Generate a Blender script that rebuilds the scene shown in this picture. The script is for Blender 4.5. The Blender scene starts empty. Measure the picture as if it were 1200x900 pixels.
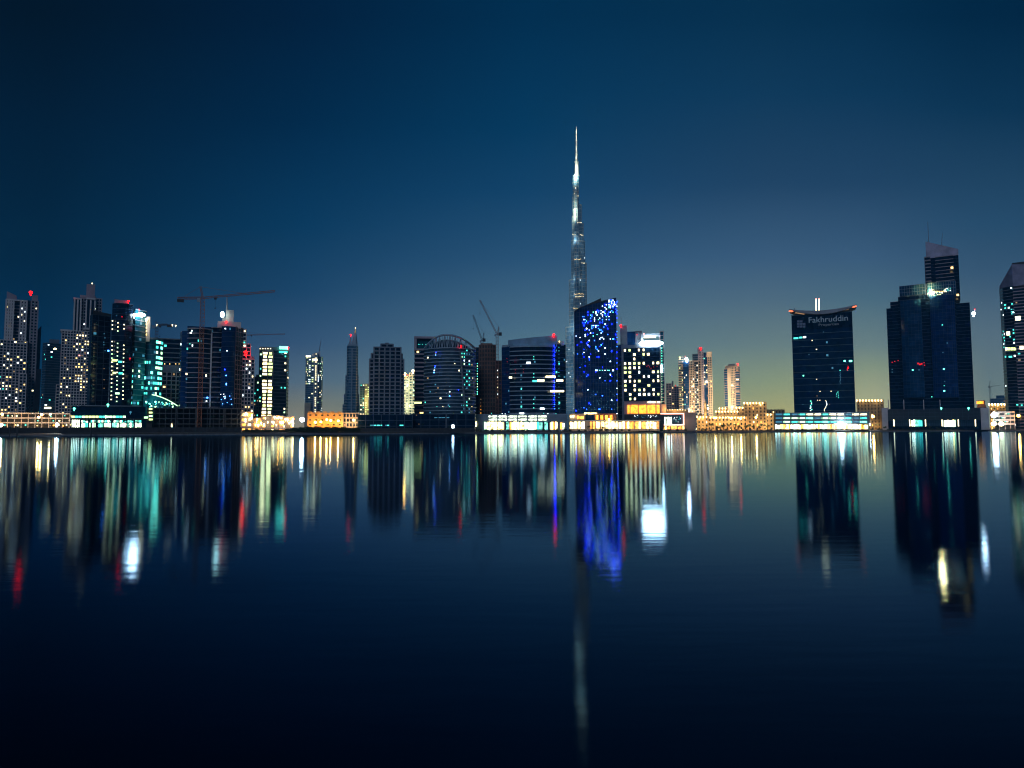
import bpy, bmesh, math, random
from mathutils import Vector, Matrix
R = math.radians
rng = random.Random(11)
sc = bpy.context.scene
C = sc.collection

# ------------------------------------------------------------------ camera
CAM = Vector((0, 0, 3.0)); FPX = 800.0; PITCH = math.atan(53.5/800); ROLL = R(-0.15)
cd = bpy.data.cameras.new('camera'); cam = bpy.data.objects.new('camera', cd); C.objects.link(cam)
CR = (Matrix.Rotation(R(90)+PITCH, 3, 'X') @ Matrix.Rotation(ROLL, 3, 'Z'))
cam.matrix_world = Matrix.Translation(CAM) @ CR.to_4x4()
cd.sensor_width = 36; cd.lens = 24; cd.clip_start = 0.5; cd.clip_end = 60000
sc.camera = cam
sc.view_settings.view_transform = 'Standard'; sc.view_settings.look = 'None'
sc.view_settings.exposure = 0; sc.view_settings.gamma = 1
sc.cycles.max_bounces = 5; sc.cycles.glossy_bounces = 4; sc.cycles.diffuse_bounces = 2
sc.cycles.use_denoising = True
sc.cycles.sample_clamp_indirect = 12; sc.cycles.filter_width = 1.15
GZ = 1.6

def srgb(h):
    v = [int(h[i:i+2], 16)/255 for i in (0, 2, 4)]
    return tuple((c/12.92 if c <= .04045 else ((c+.055)/1.055)**2.4) for c in v) + (1,)

# ------------------------------------------------------------------ night sky
w = bpy.data.worlds.new('World'); sc.world = w; w.use_nodes = True
nt = w.node_tree; N = nt.nodes; L = nt.links; N.clear()
def mth(op, a, b=None, clamp=False):
    n = N.new('ShaderNodeMath'); n.operation = op; n.use_clamp = clamp
    for i, x in enumerate((a, b)):
        if x is None: continue
        if isinstance(x, (int, float)): n.inputs[i].default_value = x
        else: L.new(x, n.inputs[i])
    return n.outputs[0]
tc = N.new('ShaderNodeTexCoord'); sx = N.new('ShaderNodeSeparateXYZ'); L.new(tc.outputs['Generated'], sx.inputs[0])
X, Y, Z = sx.outputs
rr = mth('SQRT', mth('ADD', mth('MULTIPLY', X, X), mth('MULTIPLY', Y, Y)))
dep = mth('MAXIMUM', Y, mth('MULTIPLY', rr, 0.45))
el = mth('MULTIPLY', mth('DIVIDE', Z, dep), 800/520, True)
az = mth('ARCTAN2', X, Y)
def ramp(stops):
    r = N.new('ShaderNodeValToRGB'); L.new(el, r.inputs[0]); e = r.color_ramp.elements
    st = sorted([((503-y)/520, c) for y, c in stops])
    while len(e) < len(st): e.new(0.5)
    for i, (p, c) in enumerate(st): e[i].position = max(0, min(1, p)); e[i].color = srgb(c)
    r.color_ramp.interpolation = 'LINEAR'
    return r.outputs[0]
cols = [
 (-75, [(503, '03203a'), (0, '000a1a')]),
 (-34.7, [(503, '0b3450'), (440, '08304e'), (400, '042a4a'), (290, '001a34'), (140, '00142c'), (0, '000819')]),
 (-17.2, [(503, '8a8474'), (475, '74786f'), (446, '52687a'), (400, '355272'), (340, '1d4468'), (260, '08385e'), (130, '002648'), (0, '001a38')]),
 (1.3, [(503, '7c8c78'), (440, '5e7c84'), (380, '4a6c84'), (300, '2c5478'), (220, '14446c'), (140, '053a60'), (0, '002c4e')]),
 (21.4, [(503, 'b4b078'), (480, 'a4a472'), (450, '8a9878'), (405, '6c8282'), (350, '546f82'), (300, '406080'), (210, '244668'), (100, '103a5c'), (0, '062e4c')]),
 (28, [(503, 'b2b088'), (460, 'a0a684'), (430, '86967f'), (405, '6e8484'), (350, '507082'), (300, '406080'), (210, '244668'), (100, '0e385a'), (0, '042b49')]),
 (35, [(503, '8a9480'), (460, '6a7c7c'), (386, '5a7180'), (320, '3e5c78'), (260, '2c5070'), (120, '0c3454'), (0, '002340')]),
 (75, [(503, '16324a'), (0, '000c1c')]),
]
cur = ramp(cols[0][1])
for (a0, _), (a1, st) in zip(cols, cols[1:]):
    mr = N.new('ShaderNodeMapRange'); mr.interpolation_type = 'SMOOTHSTEP' if abs(a0) > 30 and abs(a1) > 30 else 'LINEAR'
    L.new(az, mr.inputs[0]); mr.inputs[1].default_value = R(a0); mr.inputs[2].default_value = R(a1)
    mx = N.new('ShaderNodeMix'); mx.data_type = 'RGBA'
    L.new(mr.outputs[0], mx.inputs[0]); L.new(cur, mx.inputs[6]); L.new(ramp(st), mx.inputs[7])
    cur = mx.outputs[2]
# behind the camera the sky is plain dark night
bk = N.new('ShaderNodeMapRange'); L.new(Y, bk.inputs[0]); bk.inputs[1].default_value = -0.1; bk.inputs[2].default_value = 0.35
mx = N.new('ShaderNodeMix'); mx.data_type = 'RGBA'; L.new(bk.outputs[0], mx.inputs[0]); mx.inputs[6].default_value = (0.0015, 0.018, 0.050, 1); L.new(cur, mx.inputs[7])
bg = N.new('ShaderNodeBackground'); L.new(mx.outputs[2], bg.inputs[0]); hz = N.new('ShaderNodeMapRange'); L.new(el, hz.inputs[0]); hz.inputs[1].default_value = 0.0; hz.inputs[2].default_value = 0.6; hz.inputs[3].default_value = 1.36; hz.inputs[4].default_value = 1.02; sn_ = N.new('ShaderNodeTexNoise'); sn_.inputs['Scale'].default_value = 2.2; sn_.inputs['Detail'].default_value = 4; smp = N.new('ShaderNodeMapping'); smp.inputs['Scale'].default_value = (1, 1, 3.5); L.new(tc.outputs['Generated'], smp.inputs[0]); L.new(smp.outputs[0], sn_.inputs[0])
L.new(mth('MULTIPLY', hz.outputs[0], mth('ADD', mth('MULTIPLY', sn_.outputs[0], .16), .92)), bg.inputs[1])
sky = N.new('ShaderNodeTexSky'); sky.sky_type = 'NISHITA'; sky.sun_disc = False
sky.sun_elevation = R(-6); sky.sun_rotation = R(200)
bg2 = N.new('ShaderNodeBackground'); L.new(sky.outputs[0], bg2.inputs[0]); bg2.inputs[1].default_value = 0.002
ad = N.new('ShaderNodeAddShader'); L.new(bg.outputs[0], ad.inputs[0]); L.new(bg2.outputs[0], ad.inputs[1])
wo = N.new('ShaderNodeOutputWorld'); L.new(ad.outputs[0], wo.inputs[0])

# added fill sun for the facades, high behind the left shoulder of the camera
sd = bpy.data.lights.new('fill_sun', 'SUN'); sd.energy = 0.74; sd.angle = R(22); sd.color = (0.60, 0.76, 1.0)
so = bpy.data.objects.new('fill_sun', sd); C.objects.link(so)
so.rotation_euler = Vector((0.22, 1.0, -0.62)).to_track_quat('-Z', 'Y').to_euler()

# ------------------------------------------------------------------ materials
MATS = {}
def mat(name, col, rough=0.7, metal=0.0, var=0.25, scale=0.15, bump=0.0, spec=0.5, cells=None):
    if name in MATS: return MATS[name]
    m = bpy.data.materials.new(name); m.use_nodes = True; n = m.node_tree.nodes; l = m.node_tree.links
    b = n['Principled BSDF']; b.inputs['Roughness'].default_value = rough; b.inputs['Metallic'].default_value = metal
    b.inputs['Specular IOR Level'].default_value = spec
    t = n.new('ShaderNodeTexCoord'); no = n.new('ShaderNodeTexNoise'); no.inputs['Scale'].default_value = scale; no.inputs['Detail'].default_value = 4
    l.new(t.outputs['Object'], no.inputs['Vector'])
    r = n.new('ShaderNodeValToRGB'); l.new(no.outputs[0], r.inputs[0])
    e = r.color_ramp.elements; e[0].position = .3; e[1].position = .7
    e[0].color = tuple(c*(1-var) for c in col) + (1,); e[1].color = tuple(min(1, c*(1+var)) for c in col) + (1,)
    out = r.outputs[0]
    if cells:   # pane to pane variation of the glazing
        mp = n.new('ShaderNodeMapping'); l.new(t.outputs['Object'], mp.inputs[0]); mp.inputs['Scale'].default_value = (1/cells[0], 1/cells[0], 1/cells[1])
        sn = n.new('ShaderNodeVectorMath'); sn.operation = 'FLOOR'; l.new(mp.outputs[0], sn.inputs[0])
        wn = n.new('ShaderNodeTexWhiteNoise'); l.new(sn.outputs[0], wn.inputs[0])
        mr = n.new('ShaderNodeMapRange'); l.new(wn.outputs[0], mr.inputs[0]); mr.inputs[3].default_value = 0.75; mr.inputs[4].default_value = 1.3
        vm = n.new('ShaderNodeVectorMath'); vm.operation = 'SCALE'; l.new(out, vm.inputs[0]); l.new(mr.outputs[0], vm.inputs['Scale']); out = vm.outputs[0]
        mr2 = n.new('ShaderNodeMapRange'); l.new(wn.outputs[0], mr2.inputs[0]); mr2.inputs[3].default_value = rough*.6; mr2.inputs[4].default_value = rough*1.8
        l.new(mr2.outputs[0], b.inputs['Roughness'])
    l.new(out, b.inputs['Base Color'])
    if bump:
        bp = n.new('ShaderNodeBump'); bp.inputs['Strength'].default_value = bump; l.new(no.outputs[0], bp.inputs['Height']); l.new(bp.outputs[0], b.inputs['Normal'])
    MATS[name] = m; return m
def emit(name, col, s, var=0.0, scale=0.5, sample=False):
    if name in MATS: return MATS[name]
    m = bpy.data.materials.new(name); m.use_nodes = True; n = m.node_tree.nodes; l = m.node_tree.links
    b = n['Principled BSDF']; b.inputs['Base Color'].default_value = (.1, .1, .1, 1)
    b.inputs['Emission Color'].default_value = col + (1,); b.inputs['Emission Strength'].default_value = s
    if var:
        t = n.new('ShaderNodeTexCoord'); g = n.new('ShaderNodeNewGeometry'); no = n.new('ShaderNodeTexNoise'); no.inputs['Scale'].default_value = scale; no.inputs['Detail'].default_value = 3
        l.new(g.outputs['Position'], no.inputs[0])
        mr = n.new('ShaderNodeMapRange'); l.new(no.outputs[0], mr.inputs[0]); mr.inputs[1].default_value = .35; mr.inputs[2].default_value = .65
        mr.inputs[3].default_value = s*(1-var); mr.inputs[4].default_value = s*(1+var); l.new(mr.outputs[0], b.inputs['Emission Strength'])
    m.cycles.emission_sampling = 'AUTO' if sample else 'NONE'
    MATS[name] = m; return m
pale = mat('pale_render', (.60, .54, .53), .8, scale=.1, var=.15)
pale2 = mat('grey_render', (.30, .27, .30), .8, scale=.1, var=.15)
beige = mat('beige_render', (.42, .33, .26), .8, scale=.1, var=.15)
mauve = mat('mauve_cladding', (.34, .27, .31), .7, scale=.1, var=.15)
brown = mat('brown_concrete', (.19, .105, .085), .9, scale=.2, var=.3)
darkc = mat('dark_concrete', (.05, .05, .055), .9, scale=.2, var=.3)
steel = mat('blue_grey_metal', (.26, .33, .40), .5, .0, scale=.2, var=.15)
slate = mat('slate_band', (.13, .16, .20), .5, scale=.2, var=.2)
bandd = mat('dark_band', (.03, .065, .11), .5, scale=.2, var=.2)
whitec = mat('white_cladding', (.62, .62, .66), .6, scale=.1, var=.1)
sand = mat('sand_stone', (.44, .30, .15), .85, scale=.3, var=.2)
rust = mat('crane_orange_paint', (.42, .13, .05), .6, scale=.5, var=.25)
cranegrey = mat('crane_grey_paint', (.10, .12, .15), .6, scale=.5, var=.2)
gdark = mat('dark_glass', (.003, .013, .034), .10, spec=.6, cells=(3, 3.4))
gnavy = mat('navy_glass', (.004, .030, .11), .12, spec=.6, cells=(3, 3.4))
gblue = mat('blue_glass', (.006, .05, .15), .12, spec=.6, cells=(2.4, 3.4))
gteal = mat('teal_glass', (.008, .07, .10), .12, spec=.6, cells=(3, 3.4))
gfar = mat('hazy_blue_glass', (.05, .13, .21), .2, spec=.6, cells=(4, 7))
gslate = mat('slate_glass', (.03, .06, .09), .12, spec=.6, cells=(3, 3.4))
wp = {
 'warm': emit('lit_warm', (1, .66, .22), 3.4), 'warm_hi': emit('lit_warm_bright', (1, .78, .38), 10.0),
 'cream': emit('lit_cream', (1, .86, .50), 3.6), 'white': emit('lit_white', (.80, .96, 1), 4.5),
 'white_hi': emit('lit_white_bright', (.78, .93, 1), 20.0), 'teal': emit('lit_teal', (.06, .72, .60), 2.2),
 'teal_hi': emit('lit_teal_bright', (.12, 1, .66), 5.5), 'green': emit('lit_pale_green', (.55, 1, .55), 2.6),
 'dim': emit('lit_dim_warm', (.9, .55, .25), .5), 'dimb': emit('lit_dim_blue', (.08, .46, .75), .5), 'blue': emit('lit_blue', (.008, .03, 1), 16.0),
 'azure': emit('lit_azure', (.06, .30, 1), 9.0), 'red': emit('lit_red', (1, .0, .005), .9), 'red_hi': emit('lit_red_bright', (1, .001, .001), 20.0),
 'pink': emit('lit_pink', (1, .35, .30), 3.0), 'amber': emit('lit_amber', (1, .30, .018), 3.0, .35, .5), 'ochre': emit('lit_ochre', (1, .34, .04), 3.6, .6, .4),
 'lime': emit('lit_lime', (.80, 1, .34), 2.4), 'shop': emit('lit_shop', (1, .76, .28), 7.0, .85, .45), 'shopw': emit('lit_shop_white', (.9, 1, .70), 5.0, .8, .4),
 'shopt': emit('lit_shop_teal', (.20, .85, .62), 1.6, .85, .4), 'bulb_w': emit('bulb_white', (.85, .93, 1), 90.0), 'bulb_o': emit('bulb_orange', (1, .40, .06), 90.0),
 'led_blue': emit('led_blue', (.001, .008, 1), 42.0), 'led_azure': emit('led_azure', (.012, .09, 1), 16.0), 'led_white': emit('led_white', (.55, .8, 1), 9.0), 'dark': gdark, 'slate': gslate,
}
concrete = mat('quay_concrete', (.16, .16, .17), .9, scale=.6, var=.25)
soil = mat('dark_ground', (.05, .045, .04), .95, scale=.05, var=.4, bump=.3)
paving = mat('promenade_paving', (.18, .16, .14), .8, scale=.3, var=.2)
leafm = mat('dark_foliage', (.035, .06, .03), .8, scale=1.2, var=.5)
bark = mat('palm_bark', (.10, .07, .05), .9, scale=2, var=.4)
polem = mat('pole_paint', (.12, .12, .13), .5, .4, scale=1, var=.1)

# ------------------------------------------------------------------ mesh helpers
def prop(o, label=None, cat=None, group=None, kind=None):
    if label: o['label'] = label
    if cat: o['category'] = cat
    if group: o['group'] = group
    if kind: o['kind'] = kind
    return o
def link(name, bm, m, parent=None):
    me = bpy.data.meshes.new(name); bmesh.ops.recalc_face_normals(bm, faces=bm.faces); bm.to_mesh(me); bm.free()
    me.materials.append(m); o = bpy.data.objects.new(name, me); C.objects.link(o)
    if parent: o.parent = parent
    return o
def empty(name, loc, rz=0):
    o = bpy.data.objects.new(name, None); C.objects.link(o); o.location = loc; o.rotation_euler = (0, 0, rz); o.empty_display_size = 3
    return o
def prism(bm, poly, z0, z1):
    """z0, z1 numbers or per-vertex lists"""
    n = len(poly)
    a = z0 if isinstance(z0, (list, tuple)) else [z0]*n
    b = z1 if isinstance(z1, (list, tuple)) else [z1]*n
    lo = [bm.verts.new((p[0], p[1], a[i])) for i, p in enumerate(poly)]
    hi = [bm.verts.new((p[0], p[1], b[i])) for i, p in enumerate(poly)]
    for i in range(n):
        j = (i+1) % n; bm.faces.new((lo[i], lo[j], hi[j], hi[i]))
    bm.faces.new(hi); bm.faces.new(lo[::-1])
def box(bm, x0, x1, y0, y1, z0, z1):
    prism(bm, [(x0, y0), (x1, y0), (x1, y1), (x0, y1)], z0, z1)
def offset(poly, d):
    n = len(poly); out = []
    for i in range(n):
        p0, p1, p2 = Vector(poly[i-1]), Vector(poly[i]), Vector(poly[(i+1) % n])
        e1 = (p1-p0).normalized(); e2 = (p2-p1).normalized()
        n1 = Vector((e1.y, -e1.x)); n2 = Vector((e2.y, -e2.x))
        m = (n1+n2); k = m.length
        m = m/k if k > 1e-6 else n1
        c = max(.4, m.dot(n1)); out.append(tuple(p1+m*(d/c)))
    return out
def bar(bm, p0, p1, r, n=5, r1=None):
    p0 = Vector(p0); p1 = Vector(p1); d = p1-p0
    if d.length < 1e-6: return
    q = d.to_track_quat('Z', 'Y'); r1 = r if r1 is None else r1; A = []; B = []
    for i in range(n):
        a = 2*math.pi*i/n+.4; v = Vector((math.cos(a), math.sin(a), 0))
        A.append(bm.verts.new(p0+q @ (v*r))); B.append(bm.verts.new(p1+q @ (v*r1)))
    for i in range(n):
        j = (i+1) % n; bm.faces.new((A[i], A[j], B[j], B[i]))
    bm.faces.new(B); bm.faces.new(A[::-1])
def ball(bm, c, r, sub=1, sz=(1, 1, 1)):
    bmesh.ops.create_icosphere(bm, subdivisions=sub, radius=r, matrix=Matrix.Translation(c) @ Matrix.Diagonal((*sz, 1)))
def lattice(bm, p0, p1, wd, step, r):
    p0 = Vector(p0); p1 = Vector(p1); d = p1-p0; q = d.to_track_quat('Z', 'Y'); n = max(2, int(d.length/step))
    cs = [q @ Vector((sx*wd/2, sy*wd/2, 0)) for sx, sy in ((-1, -1), (1, -1), (1, 1), (-1, 1))]
    for c in cs: bar(bm, p0+c, p1+c, r, 4)
    for k in range(n):
        a = p0+d*(k/n); b = p0+d*((k+1)/n)
        for i in range(4):
            bar(bm, a+cs[i], b+cs[(i+1) % 4], r*.7, 3)
            bar(bm, b+cs[i], b+cs[(i+1) % 4], r*.6, 3)
UNIT = {}
def unit_mesh(key):
    if key not in UNIT:
        bm = bmesh.new(); box(bm, -.5, .5, -.5, .5, -.5, .5)
        bmesh.ops.recalc_face_normals(bm, faces=bm.faces)
        me = bpy.data.meshes.new('window_'+key); bm.to_mesh(me); bm.free(); me.materials.append(wp[key]); UNIT[key] = me
    return UNIT[key]
def ray(px, py):
    return CR @ Vector(((px-600)/FPX, (450-py)/FPX, -1))
def shore_y(px):
    pts = [(-900, 380), (0, 400), (280, 455), (480, 505), (700, 585), (900, 640), (1100, 715), (1300, 760), (2200, 900)]
    for (a, b), (c, d) in zip(pts, pts[1:]):
        if px <= c: return b+(d-b)*(max(px, a)-a)/(c-a)
    return 900

SEP = {'cornice', 'roof_block', 'roof_screen', 'antenna', 'roof_slab', 'roof_edge', 'end_wall', 'wall', 'upper_wall', 'roof_mast', 'column', 'fin_wall', 'parapet', 'cap', 'balcony_slab', 'canopy', 'podium_coping', 'lamp_arm', 'landing'}
class T:
    """one building or other thing: pixel columns are turned into metres at its own distance"""
    def __init__(s, name, label, cat, pxc, off, group=None):
        d = ray(pxc, 503.5); s.az = math.atan2(d.x, d.y)
        Yd = off if off > 1200 else shore_y(pxc)+off
        s.dist = Yd/math.cos(s.az)
        s.ux = Vector((math.cos(s.az), -math.sin(s.az), 0)); s.vx = Vector((math.sin(s.az), math.cos(s.az), 0))
        s.base = Vector((s.dist*math.sin(s.az), s.dist*math.cos(s.az), GZ))
        s.root = empty(name, s.base, -s.az); prop(s.root, label, cat, group)
        s.nsep = 0; s.parts = {}; s.wins = []; s.k = s.dist/FPX/math.cos(s.az)  # metres per pixel, roughly
    def P(s, px, py, v=0):
        d = ray(px, py); t = (v+(s.base-CAM).dot(s.vx))/d.dot(s.vx); q = CAM+d*t-s.base
        return Vector((q.dot(s.ux), v, q.z))
    def u(s, px, py=440, v=0): return s.P(px, py, v).x
    def z(s, px, py, v=0): return s.P(px, py, v).z
    def part(s, name, m):
        k = (name, m.name)
        if name in SEP: s.nsep += 1; k = (name, m.name, s.nsep)
        if k not in s.parts: s.parts[k] = (bmesh.new(), m)
        return s.parts[k][0]
    def fp(s, pts, py=440): return [(s.u(px, py, v), v) for px, v in pts]
    def rect(s, px0, px1, v0=0, depth=30, py=440):
        a, b = s.u(px0, py, v0), s.u(px1, py, v0); return [(a, v0), (b, v0), (b, v0+depth), (a, v0+depth)]
    def arc(s, px0, px1, bulge, v0=0, depth=30, n=10, py=440):
        a, b = s.u(px0, py, v0), s.u(px1, py, v0); out = []
        for i in range(n+1):
            t = i/n; out.append((a+(b-a)*t, v0-bulge*(1-(2*t-1)**2)))
        return out+[(b, v0+depth), (a, v0+depth)]
    def win(s, c, w_, h, ang, key, thick=.16, name='window'):
        s.wins.append((c, w_, h, ang, key, thick, name))
    def panel(s, px0, px1, py0, py1, key, v=-.1, name='window', thick=.16):
        if name == 'shop_window' and px1-px0 > 3:
            n_ = int(round((px1-px0)/2.1)); w_ = (px1-px0)/n_; fam = {'shop': ['shop', 'shop', 'shopw', 'ochre', 'warm', 'cream'], 'shopw': ['shopw', 'shop', 'shopw', 'green', 'cream'], 'shopt': ['shopt', 'shopt', 'teal', 'slate', 'shopw'], 'ochre': ['ochre', 'ochre', 'shop', 'amber', 'dim'], 'amber': ['amber', 'ochre']}.get(key, [key])
            for i_ in range(n_): s.panel(px0+i_*w_+.12, px0+(i_+1)*w_-.12, py0+(0 if rng.random() < .7 else .8), py1, rng.choice(fam), v, 'shop_pane', thick)
            return
        a = s.P(px0, (py0+py1)/2, v); b = s.P(px1, (py0+py1)/2, v); z1 = s.z((px0+px1)/2, py0, v); z0 = s.z((px0+px1)/2, py1, v)
        s.win(((a.x+b.x)/2, v, (z0+z1)/2), b.x-a.x, z1-z0, 0, key, thick, name)
    def dot(s, px, py, key, size=1.4, v=-.1, name='window', w_=None):
        size *= .68; p = s.P(px, py, v); sz = size*s.k; s.win((p.x, v, p.z), (w_*.74 if w_ else size)*s.k, sz, 0, key, .16, name)
    def facade(s, poly, z0, z1, fh=3.6, bay=3.6, glass=gdark, frame=None, band=(.8, .25), pier=None, lit=None, dark=None,
               wf=.52, hf=.42, zwin=None, gname='glass_wall', fname='floor_band', pname='pier', every=1):
        s.nf = getattr(s, 'nf', 0)+1; tg = s.nf
        def part(nm, m):
            k = (nm, m.name, 'f%d' % tg)
            if k not in s.parts: s.parts[k] = (bmesh.new(), m)
            return s.parts[k][0]
        prism(part(gname, glass), poly, 0 if z0 is None else z0, z1)
        z0 = 0 if z0 is None else z0
        nf = max(1, int(round((z1-z0)/fh))); fh = (z1-z0)/nf
        if frame and band:
            bm = part(fname, frame); op = offset(poly, band[1])
            for k in range(0, nf+1, every):
                zz = z0+k*fh
                prism(bm, op, max(z0+.01, zz-band[0]/2), min(zz+band[0]/2, z1+.4))
        n = len(poly)
        for i in range(n):
            a = Vector(poly[i]); b = Vector(poly[(i+1) % n]); e = b-a; Ln = e.length
            if Ln < 1e-3: continue
            e /= Ln; nn = Vector((e.y, -e.x))
            mid = (a+b)/2; view = (mid+Vector((0, s.dist))).normalized()
            if -nn.dot(view) < .04: continue
            nb = max(1, int(round(Ln/bay))); bw = Ln/nb; ang = math.atan2(e.y, e.x)
            if frame and pier:
                bm = part(pname, frame)
                for j in range(nb+1):
                    c = a+e*(bw*j); h = pier[0]/2
                    q = [c-e*h-nn*.1, c-e*h+nn*pier[1], c+e*h+nn*pier[1], c+e*h-nn*.1]
                    prism(bm, [tuple(x) for x in q][::-1], z0+.02, z1-.02)
            if lit or dark:
                for k in range(nf):
                    for j in range(nb):
                        key = lit(i, k, j, nf, nb) if lit else None
                        if key is None: key = dark
                        if key is None: continue
                        c = a+e*(bw*(j+.5))+nn*.05
                        q = 1 if key in ('dark', 'slate') else rng.uniform(.6, 1.1)
                        s.win((c.x, c.y, z0+(k+.5)*fh), bw*wf*q, fh*hf, ang, key)
    def done(s):
        for k_, (bm, m) in s.parts.items(): link(k_[0], bm, m, s.root)
        ws = s.wins; lit = [x for x in ws if x[4] not in ('dark', 'slate')]; dk = [x for x in ws if x[4] in ('dark', 'slate')]
        dk.sort(key=lambda x: -x[1]*x[2]); lit.sort(key=lambda x: -x[1]*x[2])
        allw = lit+dk
        named = {}
        for x in allw: named.setdefault(x[6], []).append(x)
        for nm, lst in named.items():
            for i, (c, w_, h, ang, key, th, _) in enumerate(lst[:99]):
                o = bpy.data.objects.new(nm, unit_mesh(key)); C.objects.link(o); o.parent = s.root
                o.location = c; o.scale = (w_, th, h); o.rotation_euler = (0, 0, ang)
            rest = {}
            for x in lst[99:]: rest.setdefault('all', []).append(x)
            for g, xs in rest.items():
                bm = bmesh.new(); keys = sorted({x[4] for x in xs})
                for c, w_, h, ang, key, th, _ in xs:
                    M = Matrix.Translation(c) @ Matrix.Rotation(ang, 4, 'Z') @ Matrix.Diagonal((w_, th, h, 1))
                    r = bmesh.ops.create_cube(bm, size=1, matrix=M)
                    fs = {f for v in r['verts'] for f in v.link_faces}
                    for f in fs: f.material_index = keys.index(key)
                me = bpy.data.meshes.new(nm); bm.to_mesh(me); bm.free()
                for k in keys: me.materials.append(wp[k])
                o = bpy.data.objects.new(nm, me); C.objects.link(o); o.parent = s.root; o['kind'] = 'stuff'
        return s.root
def pick(prob, pal):
    ks = [k for k, _ in pal]; ws = [x for _, x in pal]
    return lambda i, k, j, nf, nb: rng.choices(ks, ws)[0] if rng.random() < prob else None
WARM = [('warm', 5), ('cream', 3), ('white', 2), ('dim', 4), ('warm_hi', .6)]
COOL = [('white', 3), ('teal', 4), ('dimb', 6), ('cream', 1.5), ('dim', 1)]
MIX = [('warm', 3), ('cream', 4), ('white', 2), ('teal', 1), ('dim', 3)]
def light(t, px, py, v, col, rad, d, size=.5, name='lamp_light'):
    """real lamp light; rad = radiance wanted on a pale wall d metres away"""
    ld = bpy.data.lights.new(name, 'SPOT'); ld.energy = rad*4*math.pi**2*d*d/.4; ld.color = col; ld.shadow_soft_size = size
    ld.spot_size = R(165); ld.spot_blend = .4
    o = bpy.data.objects.new(name, ld); C.objects.link(o); p = t.P(px, py, v); o.rotation_euler = Vector((0, 1, .12)).to_track_quat('-Z', 'Z').to_euler()
    o.parent = t.root; o.location = p; return o
def lampball(t, px, py, key, px_r=1.0, v=-.6, name='aviation_light'):
    p = t.P(px, py, v); bm = bmesh.new(); r = px_r*t.k
    ball(bm, (0, 0, 0), r, 2); bar(bm, (0, 0, -r*2.2), (0, 0, 0), r*.3, 6)
    o = link(name, bm, wp[key], t.root); o.location = p; return o

# ------------------------------------------------------------------ ground and water
def sheet(name, pts, z, m, kind='structure'):
    bm = bmesh.new(); bm.faces.new([bm.verts.new((x, y, z)) for x, y in pts]); o = link(name, bm, m); prop(o, kind=kind); return o
wm = bpy.data.materials.new('lake_water'); wm.use_nodes = True; n = wm.node_tree.nodes; l = wm.node_tree.links; b = n['Principled BSDF']
n.remove(b); om = n['Material Output']
gl = n.new('ShaderNodeBsdfGlossy'); gl.distribution = 'BECKMANN'; gl.inputs['Roughness'].default_value = .090; gl.inputs['Color'].default_value = (.43, .68, .92, 1)
df = n.new('ShaderNodeBsdfDiffuse'); df.inputs['Color'].default_value = (.0, .0012, .005, 1)
fr = n.new('ShaderNodeFresnel'); fr.inputs['IOR'].default_value = 1.30
mxs = n.new('ShaderNodeMixShader'); l.new(fr.outputs[0], mxs.inputs[0]); l.new(df.outputs[0], mxs.inputs[1]); l.new(gl.outputs[0], mxs.inputs[2]); l.new(mxs.outputs[0], om.inputs[0])
tcn = n.new('ShaderNodeTexCoord'); mp = n.new('ShaderNodeMapping'); l.new(tcn.outputs['Object'], mp.inputs[0]); mp.inputs['Scale'].default_value = (.22, 1.0, 1)
n1 = n.new('ShaderNodeTexNoise'); n1.inputs['Scale'].default_value = 2.2; n1.inputs['Detail'].default_value = 3; l.new(mp.outputs[0], n1.inputs[0])
n2 = n.new('ShaderNodeTexNoise'); n2.inputs['Scale'].default_value = .25; n2.inputs['Detail'].default_value = 2; l.new(mp.outputs[0], n2.inputs[0])
bp = n.new('ShaderNodeBump'); bp.inputs['Strength'].default_value = .5; bp.inputs['Distance'].default_value = .0055; l.new(n1.outputs[0], bp.inputs['Height'])
bp2 = n.new('ShaderNodeBump'); bp2.inputs['Strength'].default_value = .5; bp2.inputs['Distance'].default_value = .012; l.new(n2.outputs[0], bp2.inputs['Height']); l.new(bp.outputs[0], bp2.inputs['Normal'])
l.new(bp2.outputs[0], gl.inputs['Normal']); l.new(bp2.outputs[0], fr.inputs['Normal'])
sheet('water', [(-5000, -400), (5000, -400), (5000, 1500), (-5000, 1500)], 0, wm)

SP = []
for px in range(-900, 2201, 50):
    yy = shore_y(px); d = ray(px, 503.5); t = yy/d.y; SP.append((d.x*t, yy))
sheet('ground', [(x, y+7) for x, y in SP]+[(5000, SP[-1][1]), (5000, 3000), (-5000, 3000), (-5000, SP[0][1])], GZ, soil)
def strip(name, y0, y1, z0, z1, m, zt0=None, kind='structure'):
    bm = bmesh.new(); rows = []
    for (x, y) in SP:
        rows.append([bm.verts.new(c) for c in ((x, y+y0, z0), (x, y+y0, z1 if zt0 is None else zt0), (x, y+y1, z1), (x, y+y1, z0))])
    for a, c in zip(rows, rows[1:]):
        for i in range(4): bm.faces.new((a[i], a[(i+1) % 4], c[(i+1) % 4], c[i]))
    bm.faces.new(rows[0]); bm.faces.new(rows[-1][::-1])
    o = link(name, bm, m); prop(o, kind=kind); return o
strip('quay_ledge', 0, 3, -3, .85, concrete)
strip('embankment', 3.003, 7.2, -3, GZ+.004, soil, .80)
strip('promenade', 9, 17, GZ-.5, GZ+.12, paving)
# bed below the water so that nothing is open underneath
sheet('lake_bed', [(-5000, -400), (5000, -400), (5000, 1500), (-5000, 1500)], -3, soil)

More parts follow.
